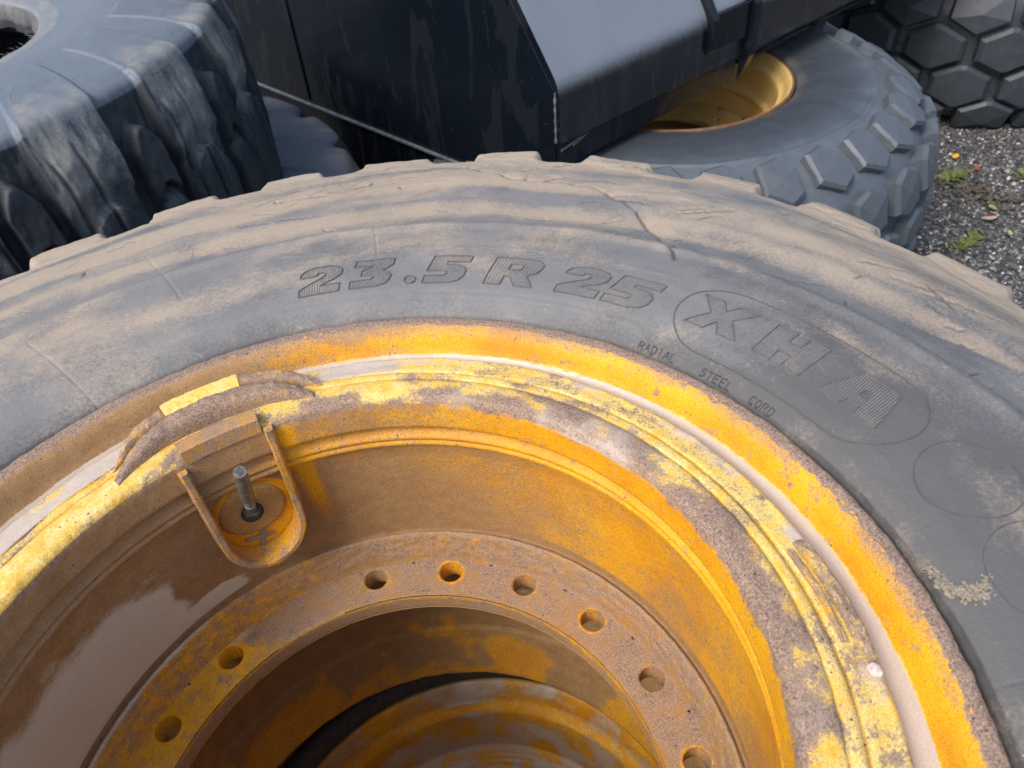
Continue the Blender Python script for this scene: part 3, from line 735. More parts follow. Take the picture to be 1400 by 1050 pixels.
# ============================================================ generic big lug tyre (no rim)
def lug_tyre(name, loc, R0, rb, H, period, phase, label, group, mat, rot=0, pad=1., fine=(-120, 10), skew=-28., sag=0, tilt=(0, 0)):
    t = empty(name, loc, label, 'tyre', group); t.rotation_euler = (tilt[0], tilt[1], rot)
    s = R0/.70
    P = [(rb, -.075), (rb-.002, -.05), (rb+.008, -.028), (rb+.04, -.020), (.40*s, -.014), (.455*s, -.003), (.50*s, .001), (.56*s, .001), (.62*s, -.004), (.655*s, -.012), (.678*s, -.028), (.690*s, -.055), (.696*s, -.10), (.700*s, -.2), (.702*s, -H/2),
         (.700*s, -H+.2), (.694*s, -H+.08), (.67*s, -H+.02), (.60*s, -H+.003), (.50*s, -H), (rb+.02, -H+.03), (rb, -H+.06), (rb+.005, -H+.09), (rb+.10, -H+.11), (.55*s, -H+.12), (.64*s, -H+.2), (.655*s, -H/2), (.64*s, -.2), (.55*s, -.11), (rb+.10, -.10), (rb+.01, -.09), (rb, -.075)]
    P = np.array(P)
    prof = np.concatenate([resample(smoothprof(P[:14], 1), .004), resample(P[13:20], .02)[1:], resample(P[19:], .04)[1:]])
    def disp(TH, S, r, z):
        outer = (S < .0+S[0, len(resample(smoothprof(P[:14], 1), .004))-1]+.35)
        rr = np.minimum(r/s, .70)
        a = TH-phase-skew*(rr-.50)/.18*.18
        a = a+skew*.25*np.clip(-z-.03, 0, .25)
        ph = (a % period)/period
        wob = (fbm(TH/7, z*8, 130, 3)-.5)*.06
        g = ss(.0, .026, ph+wob*.3)*ss(.60, .575, ph+wob*.6)
        inn = ss(.494, .503, rr)
        tr_ = ss(.665, .695, rr)
        # lug: raised pad on the shoulder that runs down the tread, then an arched second lug below it
        ze = -.150+.012*np.cos((ph-.29)*9)
        lug = g*(.0032*pad*inn+.016*ss(.635, .69, rr)+.012*ss(-.03, -.09, z))*(1-.42*ss(ze+.022, ze-.022, z))
        za = -.165-.075*(np.abs(ph-.29)/.24)**2.4
        arch = ss(.03, .052, ph)*ss(.56, .54, ph)*ss(za+.003, za-.005, z)*.032*tr_
        # narrow worn bars between the lugs
        pb = (ph+.0) % 1; zb_ = -.075-.05*(np.abs(pb-.80)/.13)**2
        bar = ss(.665, .688, pb)*ss(.935, .912, pb)*ss(zb_+.004, zb_-.004, z)*.030*tr_
        zb2 = -.20-.04*(np.abs(pb-.80)/.13)**2
        bar = bar-bar*.8*ss(zb2+.022, zb2+.012, z)*ss(zb2-.010, zb2+.004, z)
        d = np.maximum(np.maximum(lug, arch*1.0), bar)-.018*tr_
        tread = ss(.66, .69, rr)
        # vertical cuts and torn rubber on the tread
        cut = 0
        for q, k in ((.22, 1), (.70, 2), (.5, 3)):
            cc = np.abs(((TH-phase)/period+q+(fbm(z*5, z*0+k, 140+k, 3)-.5)*.14+.25*z) % 1-.5)
            cut = cut+np.exp(-(cc*period*.0122/.0030)**2)*.013
        d = d-cut*.8*tread*ss(-.05, -.09, z)
        d = d+(fbm(TH/3.5, z*12, 150, 3)-.5)*.008*tread+(fbm(TH/.9, z*40, 151, 4)-.5)*.006*tread
        d = d+(fbm(TH/14, r*9, 152, 3)-.5)*.005
        return d*outer
    def mask(TH, S, r, z):
        rr = np.minimum(r/s, .70); a = TH-phase-skew*(rr-.50)+skew*.25*np.clip(-z-.03, 0, .25)
        ph = (a % period)/period
        g = ss(.0, .08, ph)*ss(.64, .54, ph)*ss(.54, .66, rr)*ss(-.24, -.12, z)
        n = fbm(TH/3, z*20+r*20, 160, 4); st = fbm(TH/1.5, z*6, 161, 4)
        side = (z > -.03)
        dust = .62*g+.8*(n-.5)*(.3+g)+.55*(r < rb+.05)*(z > -.06)+ss(.5, .8, st)*.30*(~side)-.1
        bloom = np.where(side, 1.15-.1*n, -.05+1.1*(st-.45)+.55*g)
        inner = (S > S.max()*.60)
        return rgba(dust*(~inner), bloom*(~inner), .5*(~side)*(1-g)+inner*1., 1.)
    lathe('carcass', prof, thetas(fine[0], fine[1], .2, 2), mat, t, disp, mask)
    return t
left = lug_tyre('lug_tyre', (-.285, 1.706, Z0+.004), .695, .318, .60, 18.9, -66.2, 'worn blue-grey lug tyre high at the upper left, round black hole on top', 'worn lug tyres stacked at the left', m_rubL)
lug_tyre('lug_tyre', (-.12, 1.84, Z0-.47), .765, .318, .66, 18.9, -20, 'lower lug tyre under the upper left one, only its grey shoulder showing', 'worn lug tyres stacked at the left', m_rubL, fine=(-70, 60), pad=4.)
# frayed cords at the bead of the left tyre
m_cord = mat_plain('frayed_cord', (.22, .21, .19), (.34, .32, .29), 90, .8)
V = []; F = []
rs = np.random.RandomState(12)
for k in range(90):
    th_ = rs.uniform(-88, 6); r0_ = .318+rs.uniform(-.003, .012); a = math.radians(th_)
    p0 = np.array([r0_*math.cos(a), r0_*math.sin(a), -.040+rs.uniform(-.02, .012)]); d_ = np.array([-math.cos(a)+rs.normal(0, .8), -math.sin(a)+rs.normal(0, .8), rs.uniform(-.4, .9)]); d_ /= np.linalg.norm(d_)
    L_ = rs.uniform(.005, .018); bend = rs.normal(0, .5, 3); prev = None; wv = rs.uniform(.0004, .0008)
    for i in range(5):
        f_ = i/4; c = p0+d_*L_*f_+bend*L_*.4*f_*f_
        b = len(V); s1 = np.cross(d_, [0, 0, 1.]); s1 /= np.linalg.norm(s1)+1e-9; s2 = np.cross(d_, s1)
        for (u, v) in ((1, 0), (-.5, .87), (-.5, -.87)): V.append(c+(s1*u+s2*v)*wv*(1-.6*f_))
        if i:
            for q in range(3): F.append((b-3+q, b-3+(q+1) % 3, b+(q+1) % 3, b+q))
cords = mesh_np('frayed_cords', V, F, m_cord, left); cords['kind'] = 'stuff'

# ============================================================ tread blocks as real pieces
def block_mesh(name, poly, h, inset, mat, basefn, sink=.01):
    """poly: list of (a deg, s) ; basefn(a,s,h)->xyz"""
    n = len(poly); c = np.mean(poly, 0); V = []; F = []
    rings = [(-sink, 1.06), (h*.75, 1.0), (h, 1-inset), ]
    for (hh, sc) in rings:
        for q in poly: V.append(basefn(*(c+(np.array(q)-c)*sc), hh))
    V.append(basefn(*c, h*1.02))
    for k in range(2):
        for i in range(n): F.append((k*n+i, k*n+(i+1) % n, (k+1)*n+(i+1) % n, (k+1)*n+i))
    for i in range(n): F.append((2*n+i, 2*n+(i+1) % n, 3*n))
    me = bpy.data.meshes.new(name); me.from_pydata([tuple(v) for v in V], [], F)
    bm = bmesh.new(); bm.from_mesh(me); bmesh.ops.recalc_face_normals(bm, faces=bm.faces); bm.to_mesh(me); bm.free()
    a_ = me.color_attributes.new('M', 'FLOAT_COLOR', 'POINT')
    a_.data.foreach_set('color', np.tile(np.array([.05, .55, .0, 1.], np.float32), len(V)))
    me.materials.append(mat); return me
def prof_fn(P):
    P = np.asarray(P, float); s = np.concatenate([[0], np.cumsum(np.linalg.norm(np.diff(P, axis=0), axis=1))])
    def f(a, q, h):
        r = np.interp(q, s, P[:, 0]); z = np.interp(q, s, P[:, 1])
        r1 = np.interp(q+.01, s, P[:, 0]); z1 = np.interp(q+.01, s, P[:, 1]); r0 = np.interp(q-.01, s, P[:, 0]); z0 = np.interp(q-.01, s, P[:, 1])
        dr, dz = r1-r0, z1-z0; l = math.hypot(dr, dz)+1e-9; nr_, nz_ = -dz/l, dr/l
        r += nr_*h; z += nz_*h; a = math.radians(a); return (r*math.cos(a), r*math.sin(a), z)
    return f, s
def blocks(parent, poly, h, inset, mat, fn, count, phase, name='tread_block'):
    me = block_mesh(name, poly, h, inset, mat, fn)
    for k in range(count):
        o = bpy.data.objects.new(name, me); link(o, parent); o.rotation_euler = (0, 0, R(phase+360*k/count+random.uniform(-.25, .25))); o.location.z = random.uniform(-.003, .003)

# ---- the wheel with the gold rim, lying behind
gw = empty('gold_rim_wheel', (1.60, 1.50, Z0-.50), 'blocky dark tyre with a gold rim lying under the black bucket', 'wheel')
GP = [(.365, -.02), (.372, .000), (.39, .010), (.43, .016), (.50, .018), (.572, .012), (.578, .0155), (.583, .0155), (.589, .010), (.62, .000), (.66, -.018), (.70, -.050), (.735, -.095), (.750, -.15), (.757, -.23), (.76, -.33), (.757, -.43), (.75, -.50), (.73, -.56), (.69, -.62), (.60, -.66), (.45, -.675), (.37, -.66)]
GPs = np.array(GP)
def g_mask(TH, S, r, z):
    n = fbm(TH/6, r*16, 170, 4)
    bl = ss(.50, .62, r)*ss(-.3, -.03, z)*.75+.12+.5*(n-.5)
    return rgba(.45*ss(.42, .37, r)+.6*(n-.45)*ss(.62, .5, r)*.6, bl, .5*ss(.55, .45, r)+.4*ss(-.1, -.3, z), 1.)
gt = lathe('tyre', resample(GPs, .008), thetas(-150, 80, .5, 2), m_rubG, gw, lambda TH, S, r, z: (fbm(TH/8, r*12+z*9, 171, 3)-.5)*.006, g_mask)
gf, gs = prof_fn(GPs)
NB = 30; pw = 360/NB
s_sh = float(np.interp(.66, GPs[:12, 0], gs[:12]))
blocks(gt, [(-.34*pw, s_sh-.045), (.10*pw, s_sh-.06), (.36*pw, s_sh-.02), (.36*pw, s_sh+.045), (.10*pw, s_sh+.065), (-.34*pw, s_sh+.035)], .028, .14, m_rubG, gf, NB, 0)
s2 = s_sh+.135
blocks(gt, [(-.36*pw, s2-.035), (0, s2-.055), (.36*pw, s2-.035), (.36*pw, s2+.04), (0, s2+.065), (-.36*pw, s2+.04)], .038, .15, m_rubG, gf, NB, pw/2)
s3 = s2+.135
blocks(gt, [(-.38*pw, s3-.03), (0, s3-.055), (.38*pw, s3-.03), (.38*pw, s3+.03), (0, s3+.055), (-.38*pw, s3+.03)], .038, .15, m_rubG, gf, NB, 0)
blocks(gt, [(-.38*pw, s3+.10), (0, s3+.075), (.38*pw, s3+.10), (.38*pw, s3+.16), (0, s3+.19), (-.38*pw, s3+.16)], .038, .15, m_rubG, gf, NB, pw/2)
m_gold = mat_plain('dull_gold_paint', (.60, .41, .14), (.70, .50, .20), 12, .38, .15, .0006, 0, .5, (.40, .25, .08))
m_grust = mat_plain('gold_rim_rust', (.20, .10, .045), (.10, .05, .03), 60, .7, .5, .001)
HP = [(.366, -.028), (.362, -.002), (.356, .000), (.350, -.003), (.343, -.014), (.338, -.026), (.330, -.032), (.324, -.034), (.3205, -.045), (.3195, -.10), (.3165, -.115), (.306, -.122), (.3035, -.130), (.3100, -.145), (.3110, -.18), (.308, -.205)]
grim = lathe('rim', resample(HP, .006), thetas(-150, 150, .8, 3), m_gold, gw)
lathe('rim_flange_edge', [(.3665, -.03), (.3655, -.001), (.361, .0025), (.3575, .0015)], thetas(-150, 150, 1, 3), m_grust, grim)
# its bolt disc
V = []; F = []; dN = 16
def gsector(a0, a1, ah, z, hr=.0105, rh=.225, ri_=.182, ro_=.302):
    b = len(V); n, kr = 32, 3
    for zz in (z, z-.02):
        for i in range(n):
            t = 2*PI*i/n; dx, dy = math.cos(t), math.sin(t)
            tx = ((ro_-rh) if dx > 0 else (rh-ri_))/max(abs(dx), 1e-9); ty = (math.radians((a1-ah) if dy > 0 else (ah-a0))*rh)/max(abs(dy), 1e-9)
            tm = min(tx, ty)
            for k in range(kr+1):
                q = hr+(tm-hr)*k/kr; r = rh+dx*q; a = math.radians(ah)+dy*q/rh; V.append((r*math.cos(a), r*math.sin(a), zz))
    m_ = n*(kr+1)
    for i in range(n):
        i2 = (i+1) % n
        for k in range(kr): F.append((b+i*(kr+1)+k, b+i*(kr+1)+k+1, b+i2*(kr+1)+k+1, b+i2*(kr+1)+k))
        F.append((b+i*(kr+1), b+i2*(kr+1), b+m_+i2*(kr+1), b+m_+i*(kr+1)))
for k in range(dN): gsector(k*22.5-11.25, k*22.5+11.25, k*22.5, -.200)
mesh_np('bolt_disc', V, F, m_gold, grim, False)
lathe('lower_barrel', resample([(.182, -.2005), (.1815, -.221), (.300, -.222), (.31, -.30), (.315, -.5), (.30, -.56)], .02), thetas(-150, 150, 2, 4), m_gold, grim)
m_dirtfloor = mat_plain('dark_ground_in_hub', (.05, .045, .035), (.09, .08, .06), 30, .9)

# ---- hexagon block tyre further right
hx = empty('hex_tread_tyre', (3.86, 1.95, 0.02), 'dark tyre with large hexagonal tread blocks lying on the gravel at the top right corner', 'tyre')
HT = .54
XP = np.array([(.36, HT-.05), (.37, HT-.02), (.42, HT+.005), (.52, HT+.012), (.60, HT+.004), (.65, HT-.012), (.685, HT-.035), (.700, HT-.07), (.705, HT-.14), (.706, HT/2), (.704, .14), (.695, .06), (.66, .015), (.55, 0), (.42, .002), (.36, .04), (.36, .07), (.45, .09), (.62, .10), (.65, HT/2), (.62, HT-.11), (.45, HT-.08), (.36, HT-.06)])
ht = lathe('carcass', resample(XP, .02), thetas(150, 300, .8, 2), m_rubH, hx, lambda TH, S, r, z: (fbm(TH/6, z*10, 180, 3)-.5)*.006, lambda TH, S, r, z: rgba(.12+1.3*(fbm(TH/5, z*12, 181, 4)-.5)+0*r, .5+.9*ss(HT-.05, HT, z), 0*r, 1.))
hf, hs = prof_fn(XP)
NH = 17; hw = 360/NH
s0 = float(np.interp(HT-.07, XP[::-1][-8:, 1], XP[::-1][-8:, 0])) if False else hs[7]
def hexrow(sc, hh, k, ph): blocks(ht, [(-.41*hw, sc-.26*hh), (-.41*hw, sc+.26*hh), (-.04*hw, sc+.54*hh), (.05*hw, sc+.54*hh), (.41*hw, sc+.26*hh), (.41*hw, sc-.26*hh), (.04*hw, sc-.54*hh), (-.05*hw, sc-.54*hh)], .055, .15, m_rubH, hf, NH, ph)
# shoulder row: notched pads reaching up onto the sidewall
blocks(ht, [(-.42*hw, s0-.05), (.42*hw, s0-.05), (.42*hw, s0+.03), (0, s0+.085), (-.42*hw, s0+.03)], .042, .08, m_rubH, hf, NH, 4)
hexrow(s0+.145, .165, 0, 4+hw/2)
hexrow(s0+.290, .165, 0, 4)
hexrow(s0+.425, .150, 0, 4+hw/2)

# ============================================================ black bucket
def mat_black(dusty=False):  # dusty: adds the painted sky sheen
    g = NG('black_gloss_paint' if not dusty else 'black_paint_with_painted_sky_sheen')
    mp = g.n('ShaderNodeMapping'); mp.inputs['Scale'].default_value = (9, 9, 2.2); g.put(mp.inputs[0], g.co)
    st = g.noise(1.6, 5, .6, .6, co=mp.outputs[0]); n2 = g.noise(90, 4, .6); n1 = g.noise(7, 4, .6)
    film = g.step(st, .54, .57)
    col = g.mix(film, (.0045, .0072, .0120), (.0095, .0120, .0170))
    col = g.mix(g.step(n2, .68, .76), col, (.05, .05, .05))
    scr = g.step(g.math('ABSOLUTE', g.math('SUBTRACT', g.noise(5, 2, .4, 3), .5)), 0, .0012, 1, 0)
    col = g.mix(g.math('MULTIPLY', scr, .25), col, (.12, .12, .12))
    rough = g.math('ADD', g.math('MULTIPLY', film, .10), g.math('MULTIPLY_ADD', n1, .10, .13))
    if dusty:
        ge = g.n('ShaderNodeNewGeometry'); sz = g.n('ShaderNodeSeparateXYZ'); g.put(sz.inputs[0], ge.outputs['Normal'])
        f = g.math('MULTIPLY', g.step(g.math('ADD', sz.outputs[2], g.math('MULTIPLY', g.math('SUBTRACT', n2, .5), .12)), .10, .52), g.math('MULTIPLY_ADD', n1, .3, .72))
        col = g.mix(f, col, (.205, .235, .280)); rough = g.math('MULTIPLY_ADD', f, .2, rough)  # sky reflection put into the colour of upward faces
    return g.out(col, rough, g.bump(n1, .05, .004), spec=.32 if not dusty else .9)
m_bl = mat_black(); m_bl_sheen = mat_black(True)
m_edge = mat_plain('worn_grey_steel_edge', (.10, .115, .135), (.24, .26, .29), 60, .42, .4, .0006, .3)
bk = empty('loader_bucket', (.962, 1.184, Z0-.555), 'large glossy black steel bucket resting behind the wheel, its corner pointing at the viewer', 'bucket')
U = Vector((.986, .168, 0)).normalized(); Vv = Vector((-.254, .967, 0)).normalized(); ZZ = Vector((0, 0, 1))
def bl(u, v, z): return U*u+Vv*v+ZZ*z                    # bucket local frame, z from the plate's bottom edge
def prism(name, pts, off, mat, parent, bevel=.003):
    """flat polygon pts (3D) extruded by vector off"""
    n = len(pts); V = [Vector(p_) for p_ in pts]+[Vector(p_)+off for p_ in pts]
    F = [tuple(range(n)), tuple(range(2*n-1, n-1, -1))]+[(i, i+n, (i+1) % n+n, (i+1) % n) for i in range(n)]
    me = bpy.data.meshes.new(name); bm = bmesh.new(); vs_ = [bm.verts.new(v) for v in V]
    for f in F: bm.faces.new([vs_[i] for i in f])
    bmesh.ops.recalc_face_normals(bm, faces=bm.faces)
    if bevel: bmesh.ops.bevel(bm, geom=bm.edges, offset=bevel, segments=2, affect='EDGES', profile=.5)
    bm.to_mesh(me); bm.free(); me.materials.append(mat)
    return link(bpy.data.objects.new(name, me), parent)
# heights above plate bottom (-.555): bottom strip -.46 -> .095 ; fold -.393 -> .162 ; top of band -.267 -> .288
zb, zf, zt = .095, .162, .288
SL = (.116, .171)                                            # slope of the upper plate: back, up
def slope(k): return (.116*k, zt+.171*k)
k1 = 5.2
prism('side_plate', [bl(0, 0, 0), bl(0, 0, zt), bl(0, slope(k1)[0], slope(k1)[1]), bl(0, 2.6, slope(k1)[1]), bl(0, 2.6, 0)], U*.016, m_bl, bk, .002)
prism('side_bottom_edge', [bl(-.009, .02, .002), bl(-.009, 1.50, .002), bl(-.009, 1.50, .011), bl(-.009, .02, .011)], U*.0085, m_edge, bk, .002)
prism('shadow_infill', [bl(0, .05, -.60), bl(0, 2.6, -.60), bl(0, 2.6, .01), bl(0, .05, .01)], U*.05+Vector((.0, 0, 0)), m_bl, bk, .002).location = U*.012  # black slab added to fill the shadow below the side plate
prism('side_seam_strip', [bl(-.006, 1.03, .02), bl(-.006, 1.055, .02), bl(-.006, 1.055, 1.1), bl(-.006, 1.03, 1.1)], U*.005, m_bl, bk, .0015)
# front band, bevel strip and sloping plate as one folded sheet
def sheet(name, prof, u0, u1, th_, mat, parent, nb=5, bend=.012):
    P = [Vector(p_) for p_ in prof]; Q = [P[0]]
    for a, b, c in zip(P[:-2], P[1:-1], P[2:]):                # round each fold
        d0 = (a-b).normalized(); d1 = (c-b).normalized()
        for i in range(nb+1):
            t = i/nb; Q.append(b+d0*bend*(1-t)**2+d1*bend*t**2)
    Q.append(P[-1]); n = len(Q); V = []; F = []
    N = []
    for i in range(n):
        d = Q[min(i+1, n-1)]-Q[max(i-1, 0)]; d.normalize(); N.append(Vector((d.y, -d.x)))
    for u in np.linspace(u0, u1, 24):
        for i in range(n): V.append(bl(u, Q[i].x, Q[i].y))
        for i in range(n): q = Q[i]-N[i]*th_; V.append(bl(u, q.x, q.y))
    m_ = 2*n
    for k in range(23):
        for i in range(n-1):
            F.append((k*m_+i, k*m_+i+1, (k+1)*m_+i+1, (k+1)*m_+i)); F.append((k*m_+n+i, (k+1)*m_+n+i, (k+1)*m_+n+i+1, k*m_+n+i+1))
        F.append((k*m_, (k+1)*m_, (k+1)*m_+n, k*m_+n)); F.append((k*m_+n-1, k*m_+m_-1, (k+1)*m_+m_-1, (k+1)*m_+n-1))
    F.append(tuple(list(range(n))+list(range(2*n-1, n-1, -1)))); b = 23*m_; F.append(tuple([b+i for i in range(n-1, -1, -1)]+[b+i for i in range(n, 2*n)]))
    o = mesh_np(name, [tuple(v) for v in V], F, mat, parent); sharpen(o, 30)
    return o
sheet('front_plate', [(-.002, zf), (-.002, zt), slope(k1)], .004, 2.6, .014, m_bl_sheen, bk, bend=.034)
prism('wear_plate', [bl(.006, -.010, zb), bl(.70, -.010, zb), bl(.70, -.010, zf+.006), bl(.006, -.010, zf+.006)], Vv*.016, m_bl, bk, .003)
prism('bottom_strip', [bl(.72, -.002, zf-.002), bl(2.6, -.002, zf-.002), bl(2.6, .07, zb), bl(.72, .07, zb)], Vector((0, 0, -.012)), m_bl, bk, .002)
# belly plate so that the bucket is closed underneath
prism('belly_plate', [bl(.02, .012, zb+.005), bl(2.6, .075, zb+.005), bl(2.6, 2.4, zb+.005), bl(.02, 2.4, zb+.005)], Vector((0, 0, .012)), m_bl, bk, .001)
# weld bead with bare spots at the corner, worn bits along the fold
tube('corner_weld', [bl(.001, -.004, z) for z in np.linspace(zf, zt-.006, 16)], [.0028+.0012*math.sin(i*2.1) for i in range(16)], m_edge, bk, n=8)
rs = np.random.RandomState(5)
for k in range(9):
    u = [.01, .05, .17, .25, .40, .82, 1.0, 1.22, 1.55][k]; L_ = [.07, .05, .03, .05, .03, .16, .12, .15, .2][k]; q = -.0105 if u < .7 else -.003
    prism('bare_edge_wear', [bl(u, q-.0012, zf-.004-.02*(k < 2)), bl(u+L_, q-.0012, zf-.002-.008*(k < 2)), bl(u+L_, q-.0012, zf+.0005-.008*(k < 2)), bl(u, q-.0012, zf+.001-.02*(k < 2))], Vv*.003, m_edge, bk, 0)
# upright rib and its two lugs in front of the sloping plate
rib = prism('rib', [bl(.545, -.006, zf+.035), bl(.545, -.034, zf+.06), bl(.545, -.034, zt+.01), bl(.545, slope(3)[0]-.05, slope(3)[1]), bl(.545, slope(3)[0], slope(3)[1]), bl(.545, -.004, zt)], U*.022, m_bl, bk, .003)
prism('rib', [bl(.715, -.008, zb-.012), bl(.715, -.038, zf), bl(.715, -.038, zt+.01), bl(.715, slope(3)[0]-.05, slope(3)[1]), bl(.715, slope(3)[0], slope(3)[1]), bl(.715, -.004, zt)], U*.03, m_bl, bk, .003)
prism('rib_web', [bl(.56, -.026, zf+.05), bl(.73, -.026, zf+.05), bl(.73, -.026, zt+.02), bl(.56, -.026, zt+.02)], Vv*.012, m_bl, bk, .003)
tube('rib_weld', [bl(.543, slope(k)[0]-.012, slope(k)[1]+.004) for k in np.linspace(.15, 1.3, 14)], [.0045+.001*math.sin(i*2.3) for i in range(14)], m_edge, bk, n=8)

# ============================================================ ground
def mat_gravel():
    g = NG('dark_gravel'); v = g.vor(95, 'F1', 'Color'); d = g.vor(95, 'DISTANCE_TO_EDGE'); n = g.noise(3, 4)
    sp = g.n('ShaderNodeSeparateColor'); g.put(sp.inputs[0], v)
    col = g.mix(g.step(sp.outputs[0], .2, .95), (.035, .037, .040), (.20, .20, .20)); col = g.mix(g.step(sp.outputs[1], .93, .97), col, (.45, .44, .42))
    col = g.mix(g.step(d, 0, .08, 1, 0), col, (.015, .015, .015)); col = g.mix(g.step(n, .5, .8, 0, .4), col, (.05, .045, .038))
    return g.out(col, .75, g.bump(g.step(d, 0, .3), .8, .006))
gm_ = mat_gravel()
V = []; F = []; n = 80
xs = np.concatenate([np.linspace(-60, -3, 12), np.linspace(-2.5, 7, n), np.linspace(8, 60, 12)]); ys = np.concatenate([np.linspace(-60, -3, 12), np.linspace(-2.5, 7, n), np.linspace(8, 60, 12)])
X, Y = np.meshgrid(xs, ys, indexing='ij'); Zg = (fbm(X*1.3+50, Y*1.3+50, 200, 3)-.5)*.03-.012
V = np.stack([X, Y, Zg], -1).reshape(-1, 3); N_ = len(ys); i, j = np.meshgrid(np.arange(len(xs)-1), np.arange(N_-1), indexing='ij')
F = np.stack([i*N_+j, (i+1)*N_+j, (i+1)*N_+j+1, i*N_+j+1], -1).reshape(-1, 4)
gr = mesh_np('ground', V, F, gm_, None); gr['kind'] = 'structure'; gr['label'] = 'dark gravel ground'
# loose stones
def mat_chips():
    g = NG('gravel_chips'); a = g.n('ShaderNodeAttribute', attribute_name='M'); n = g.noise(200, 3)
    col = g.mix(g.step(n, .3, .7, 0, .35), a.outputs['Color'], (.07, .07, .07)); return g.out(col, .6, g.bump(n, .4, .001))
rs = np.random.RandomState(9); K = 24000
px = rs.uniform(1.3, 4.3, K); py = rs.uniform(.2, 2.6, K)
sz = .0035+.0045*rs.rand(K)**2+.004*(rs.rand(K) > .96)
ico = np.array([(0, 0, 1), (.9, 0, .35), (.28, .85, .35), (-.72, .53, .35), (-.72, -.53, .35), (.28, -.85, .35), (.72, .53, -.35), (-.28, .85, -.35), (-.9, 0, -.35), (-.28, -.85, -.35), (.72, -.53, -.35), (0, 0, -1)])
icf = np.array([(0, 1, 2), (0, 2, 3), (0, 3, 4), (0, 4, 5), (0, 5, 1), (1, 6, 2), (2, 7, 3), (3, 8, 4), (4, 9, 5), (5, 10, 1), (6, 7, 2), (7, 8, 3), (8, 9, 4), (9, 10, 5), (10, 6, 1)])
ang = rs.uniform(0, 6.28, K); ca, sa = np.cos(ang), np.sin(ang)
P = ico[None]*(1+rs.uniform(-.25, .25, (K, 12, 1)))*np.stack([sz*rs.uniform(.8, 1.4, K), sz*rs.uniform(.7, 1.1, K), sz*rs.uniform(.5, .9, K)], -1)[:, None, :]
Xr = P[..., 0]*ca[:, None]-P[..., 1]*sa[:, None]+px[:, None]; Yr = P[..., 0]*sa[:, None]+P[..., 1]*ca[:, None]+py[:, None]
Zb = (fbm(px*1.3+50, py*1.3+50, 200, 3)-.5)*.03-.012+sz*rs.uniform(.0, .7, K)
V = np.stack([Xr, Yr, P[..., 2]+Zb[:, None]], -1).reshape(-1, 3); F = (icf[None]+(np.arange(K)*12)[:, None, None]).reshape(-1, 3)
lum = .045+.40*rs.rand(K)**2.3+.38*(rs.rand(K) > .94); ccol = np.stack([lum*rs.uniform(.95, 1.12, K), lum, lum*rs.uniform(.9, 1.06, K), np.ones(K)], -1)
gs_ = mesh_np('gravel', V, F, mat_chips(), None, False, np.repeat(ccol, 12, 0)); gs_['kind'] = 'stuff'; gs_['label'] = 'loose grey and white gravel chips on the ground'

# ---- leaves and weeds on the gravel
def leaf(name, c, L_, W_, ang_, col, label, curl=.2, par=None, group=None, lift=.012):
    m_ = mat_plain(name+'_leaf_skin', tuple(x*.75 for x in col), col, 120, .6, .3, .0006)
    V = []; F = []; n = 10
    for i in range(n+1):
        t = i/n; w_ = W_*math.sin(PI*min(1, t*.93+.04))**.8/2; x = (t-.5)*L_
        for s_ in (-1, -.5, 0, .5, 1): V.append((x+.1*L_*random.uniform(-.1, .1), s_*w_, abs(s_)*w_*curl*2+curl*L_*(t-.5)**2*2))
    for i in range(n):
        for k in range(4): F.append((i*5+k, (i+1)*5+k, (i+1)*5+k+1, i*5+k+1))
    o = mesh_np(name, V, F, m_, par); o.location = (c[0], c[1], lift); o.rotation_euler = (random.uniform(-.2, .2), random.uniform(-.2, .2), ang_)
    mod = o.modifiers.new('thickness', 'SOLIDIFY'); mod.thickness = .0006
    if label: tag(o, label, 'leaf', group)
    return o
LEAVES = [((1305, 218), .036, .026, .3, (.80, .42, .03), 'orange yellow leaf lying on the gravel beside the tyre'),
 ((1334, 234), .036, .022, 1.2, (.32, .07, .05), 'small dark red leaf on the gravel'),
 ((1361, 234), .022, .018, .2, (.55, .35, .26), 'small pale pink leaf on the gravel right of the red one'),
 ((1350, 303), .075, .022, -.3, (.52, .33, .26), 'long pinkish brown leaf on the gravel'),
 ((1379, 323), .030, .020, .6, (.40, .42, .12), 'small round yellow-green leaf at the right of the gravel'),
 ((1355, 288), .034, .026, 1.5, (.30, .32, .10), 'olive leaf just above the long pinkish leaf'),
 ((1396, 240), .040, .03, .4, (.20, .22, .05), 'green leaf at the right edge of the picture')]
f_ = 1045.739; cc = Vector((0, -.2372, .4367+Z0))
def onground(x, y, z=0.):                                   # converts a measured sight line to a spot on the ground
    d = r2*((x-700)/f_)-u2*((y-525)/f_)+fw; t = (z-cc.z)/d.z; return cc+d*t
for k, (q, L_, W_, a_, c_, lb) in enumerate(LEAVES):
    g_ = onground(*q); leaf('fallen_leaf', (g_.x, g_.y), L_, W_, a_, c_, lb)
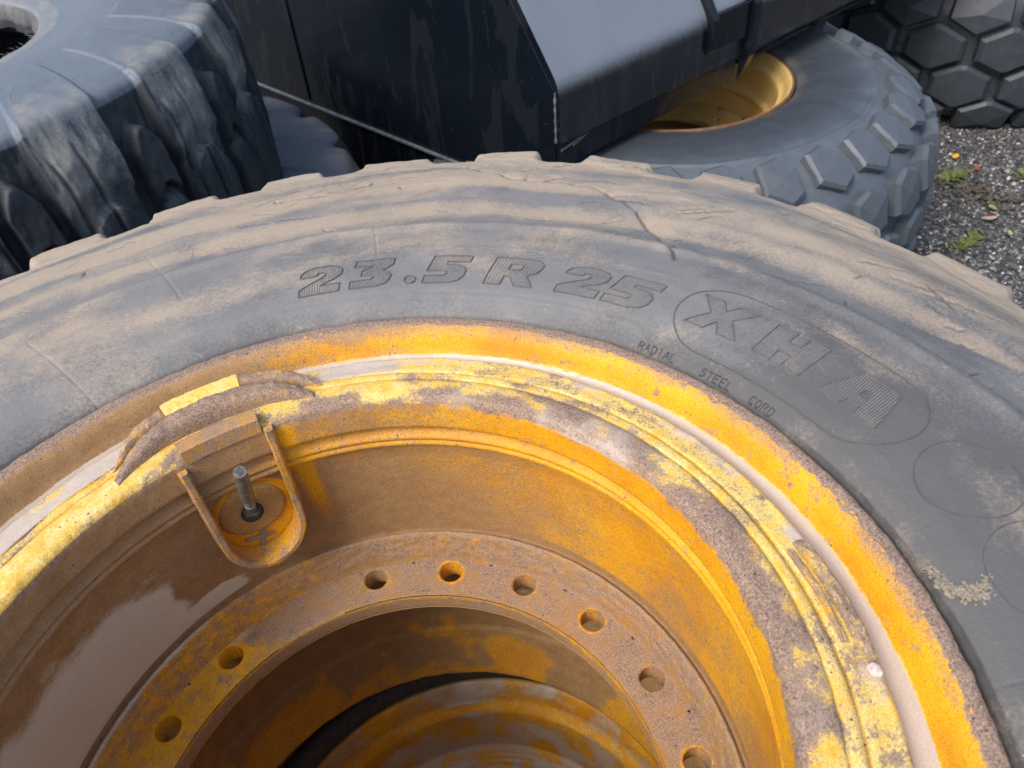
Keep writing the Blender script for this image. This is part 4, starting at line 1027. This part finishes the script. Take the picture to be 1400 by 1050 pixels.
def weed(q, n_, s_, col, label, spread=1.):
    g_ = onground(*q); m_ = mat_plain('weed_green', tuple(x*.6 for x in col), col, 90, .6)
    V = []; F = []
    for k in range(n_):
        a_ = random.uniform(0, 6.28); L_ = s_*random.uniform(.5, 1); c0 = np.array([random.gauss(0, s_*.5*spread), random.gauss(0, s_*.22), 0]); b = len(V)
        dx, dy = math.cos(a_), math.sin(a_); w_ = L_*random.uniform(.12, .22); e = random.uniform(.2, .9)
        for i, (t, ww) in enumerate(((0, .5), (.4, 1), (.75, .8), (1, .1))):
            z = L_*t*e*(1-.5*t)+.006
            V.append(c0+np.array([dx*L_*t-dy*w_*ww, dy*L_*t+dx*w_*ww, z])); V.append(c0+np.array([dx*L_*t+dy*w_*ww, dy*L_*t-dx*w_*ww, z]))
            if i: F.append((b+2*i-2, b+2*i-1, b+2*i+1, b+2*i))
    o = mesh_np('weed', V, F, m_, None, False); o.location = (g_.x, g_.y, 0); tag(o, label, 'weed')
weed((1302, 245), 70, .050, (.15, .18, .05), 'low green weed growing in the gravel next to the blocky tyre')
weed((1322, 334), 60, .042, (.14, .18, .05), 'flat strip of green moss and weed on the gravel above the dusty shoulder', 2.0)
weed((1400, 243), 30, .036, (.15, .18, .05), 'tuft of green weed at the right edge of the gravel')
# dead brown leaf litter
g_ = onground(1345, 268); V = []; F = []
for k in range(110):
    c0 = np.array([random.gauss(0, .045), random.gauss(0, .07), random.uniform(.002, .014)]); a_ = random.uniform(0, 6.28); L_ = random.uniform(.010, .026); b = len(V)
    e1 = np.array([math.cos(a_), math.sin(a_), random.uniform(-.4, .4)])*L_; e2 = np.array([-math.sin(a_), math.cos(a_), random.uniform(-.4, .4)])*L_*.5
    for q in (-e1, e2*.9-e1*.2, e1, -e2+e1*.1): V.append(c0+q)
    F.append((b, b+1, b+2, b+3))
o = mesh_np('leaf_litter', V, F, mat_plain('dead_leaf_brown', (.05, .042, .034), (.13, .11, .09), 60, .8), None, False); o.location = (g_.x, g_.y, 0); o['kind'] = 'stuff'; o['label'] = 'brown crumbled leaf litter on the gravel'
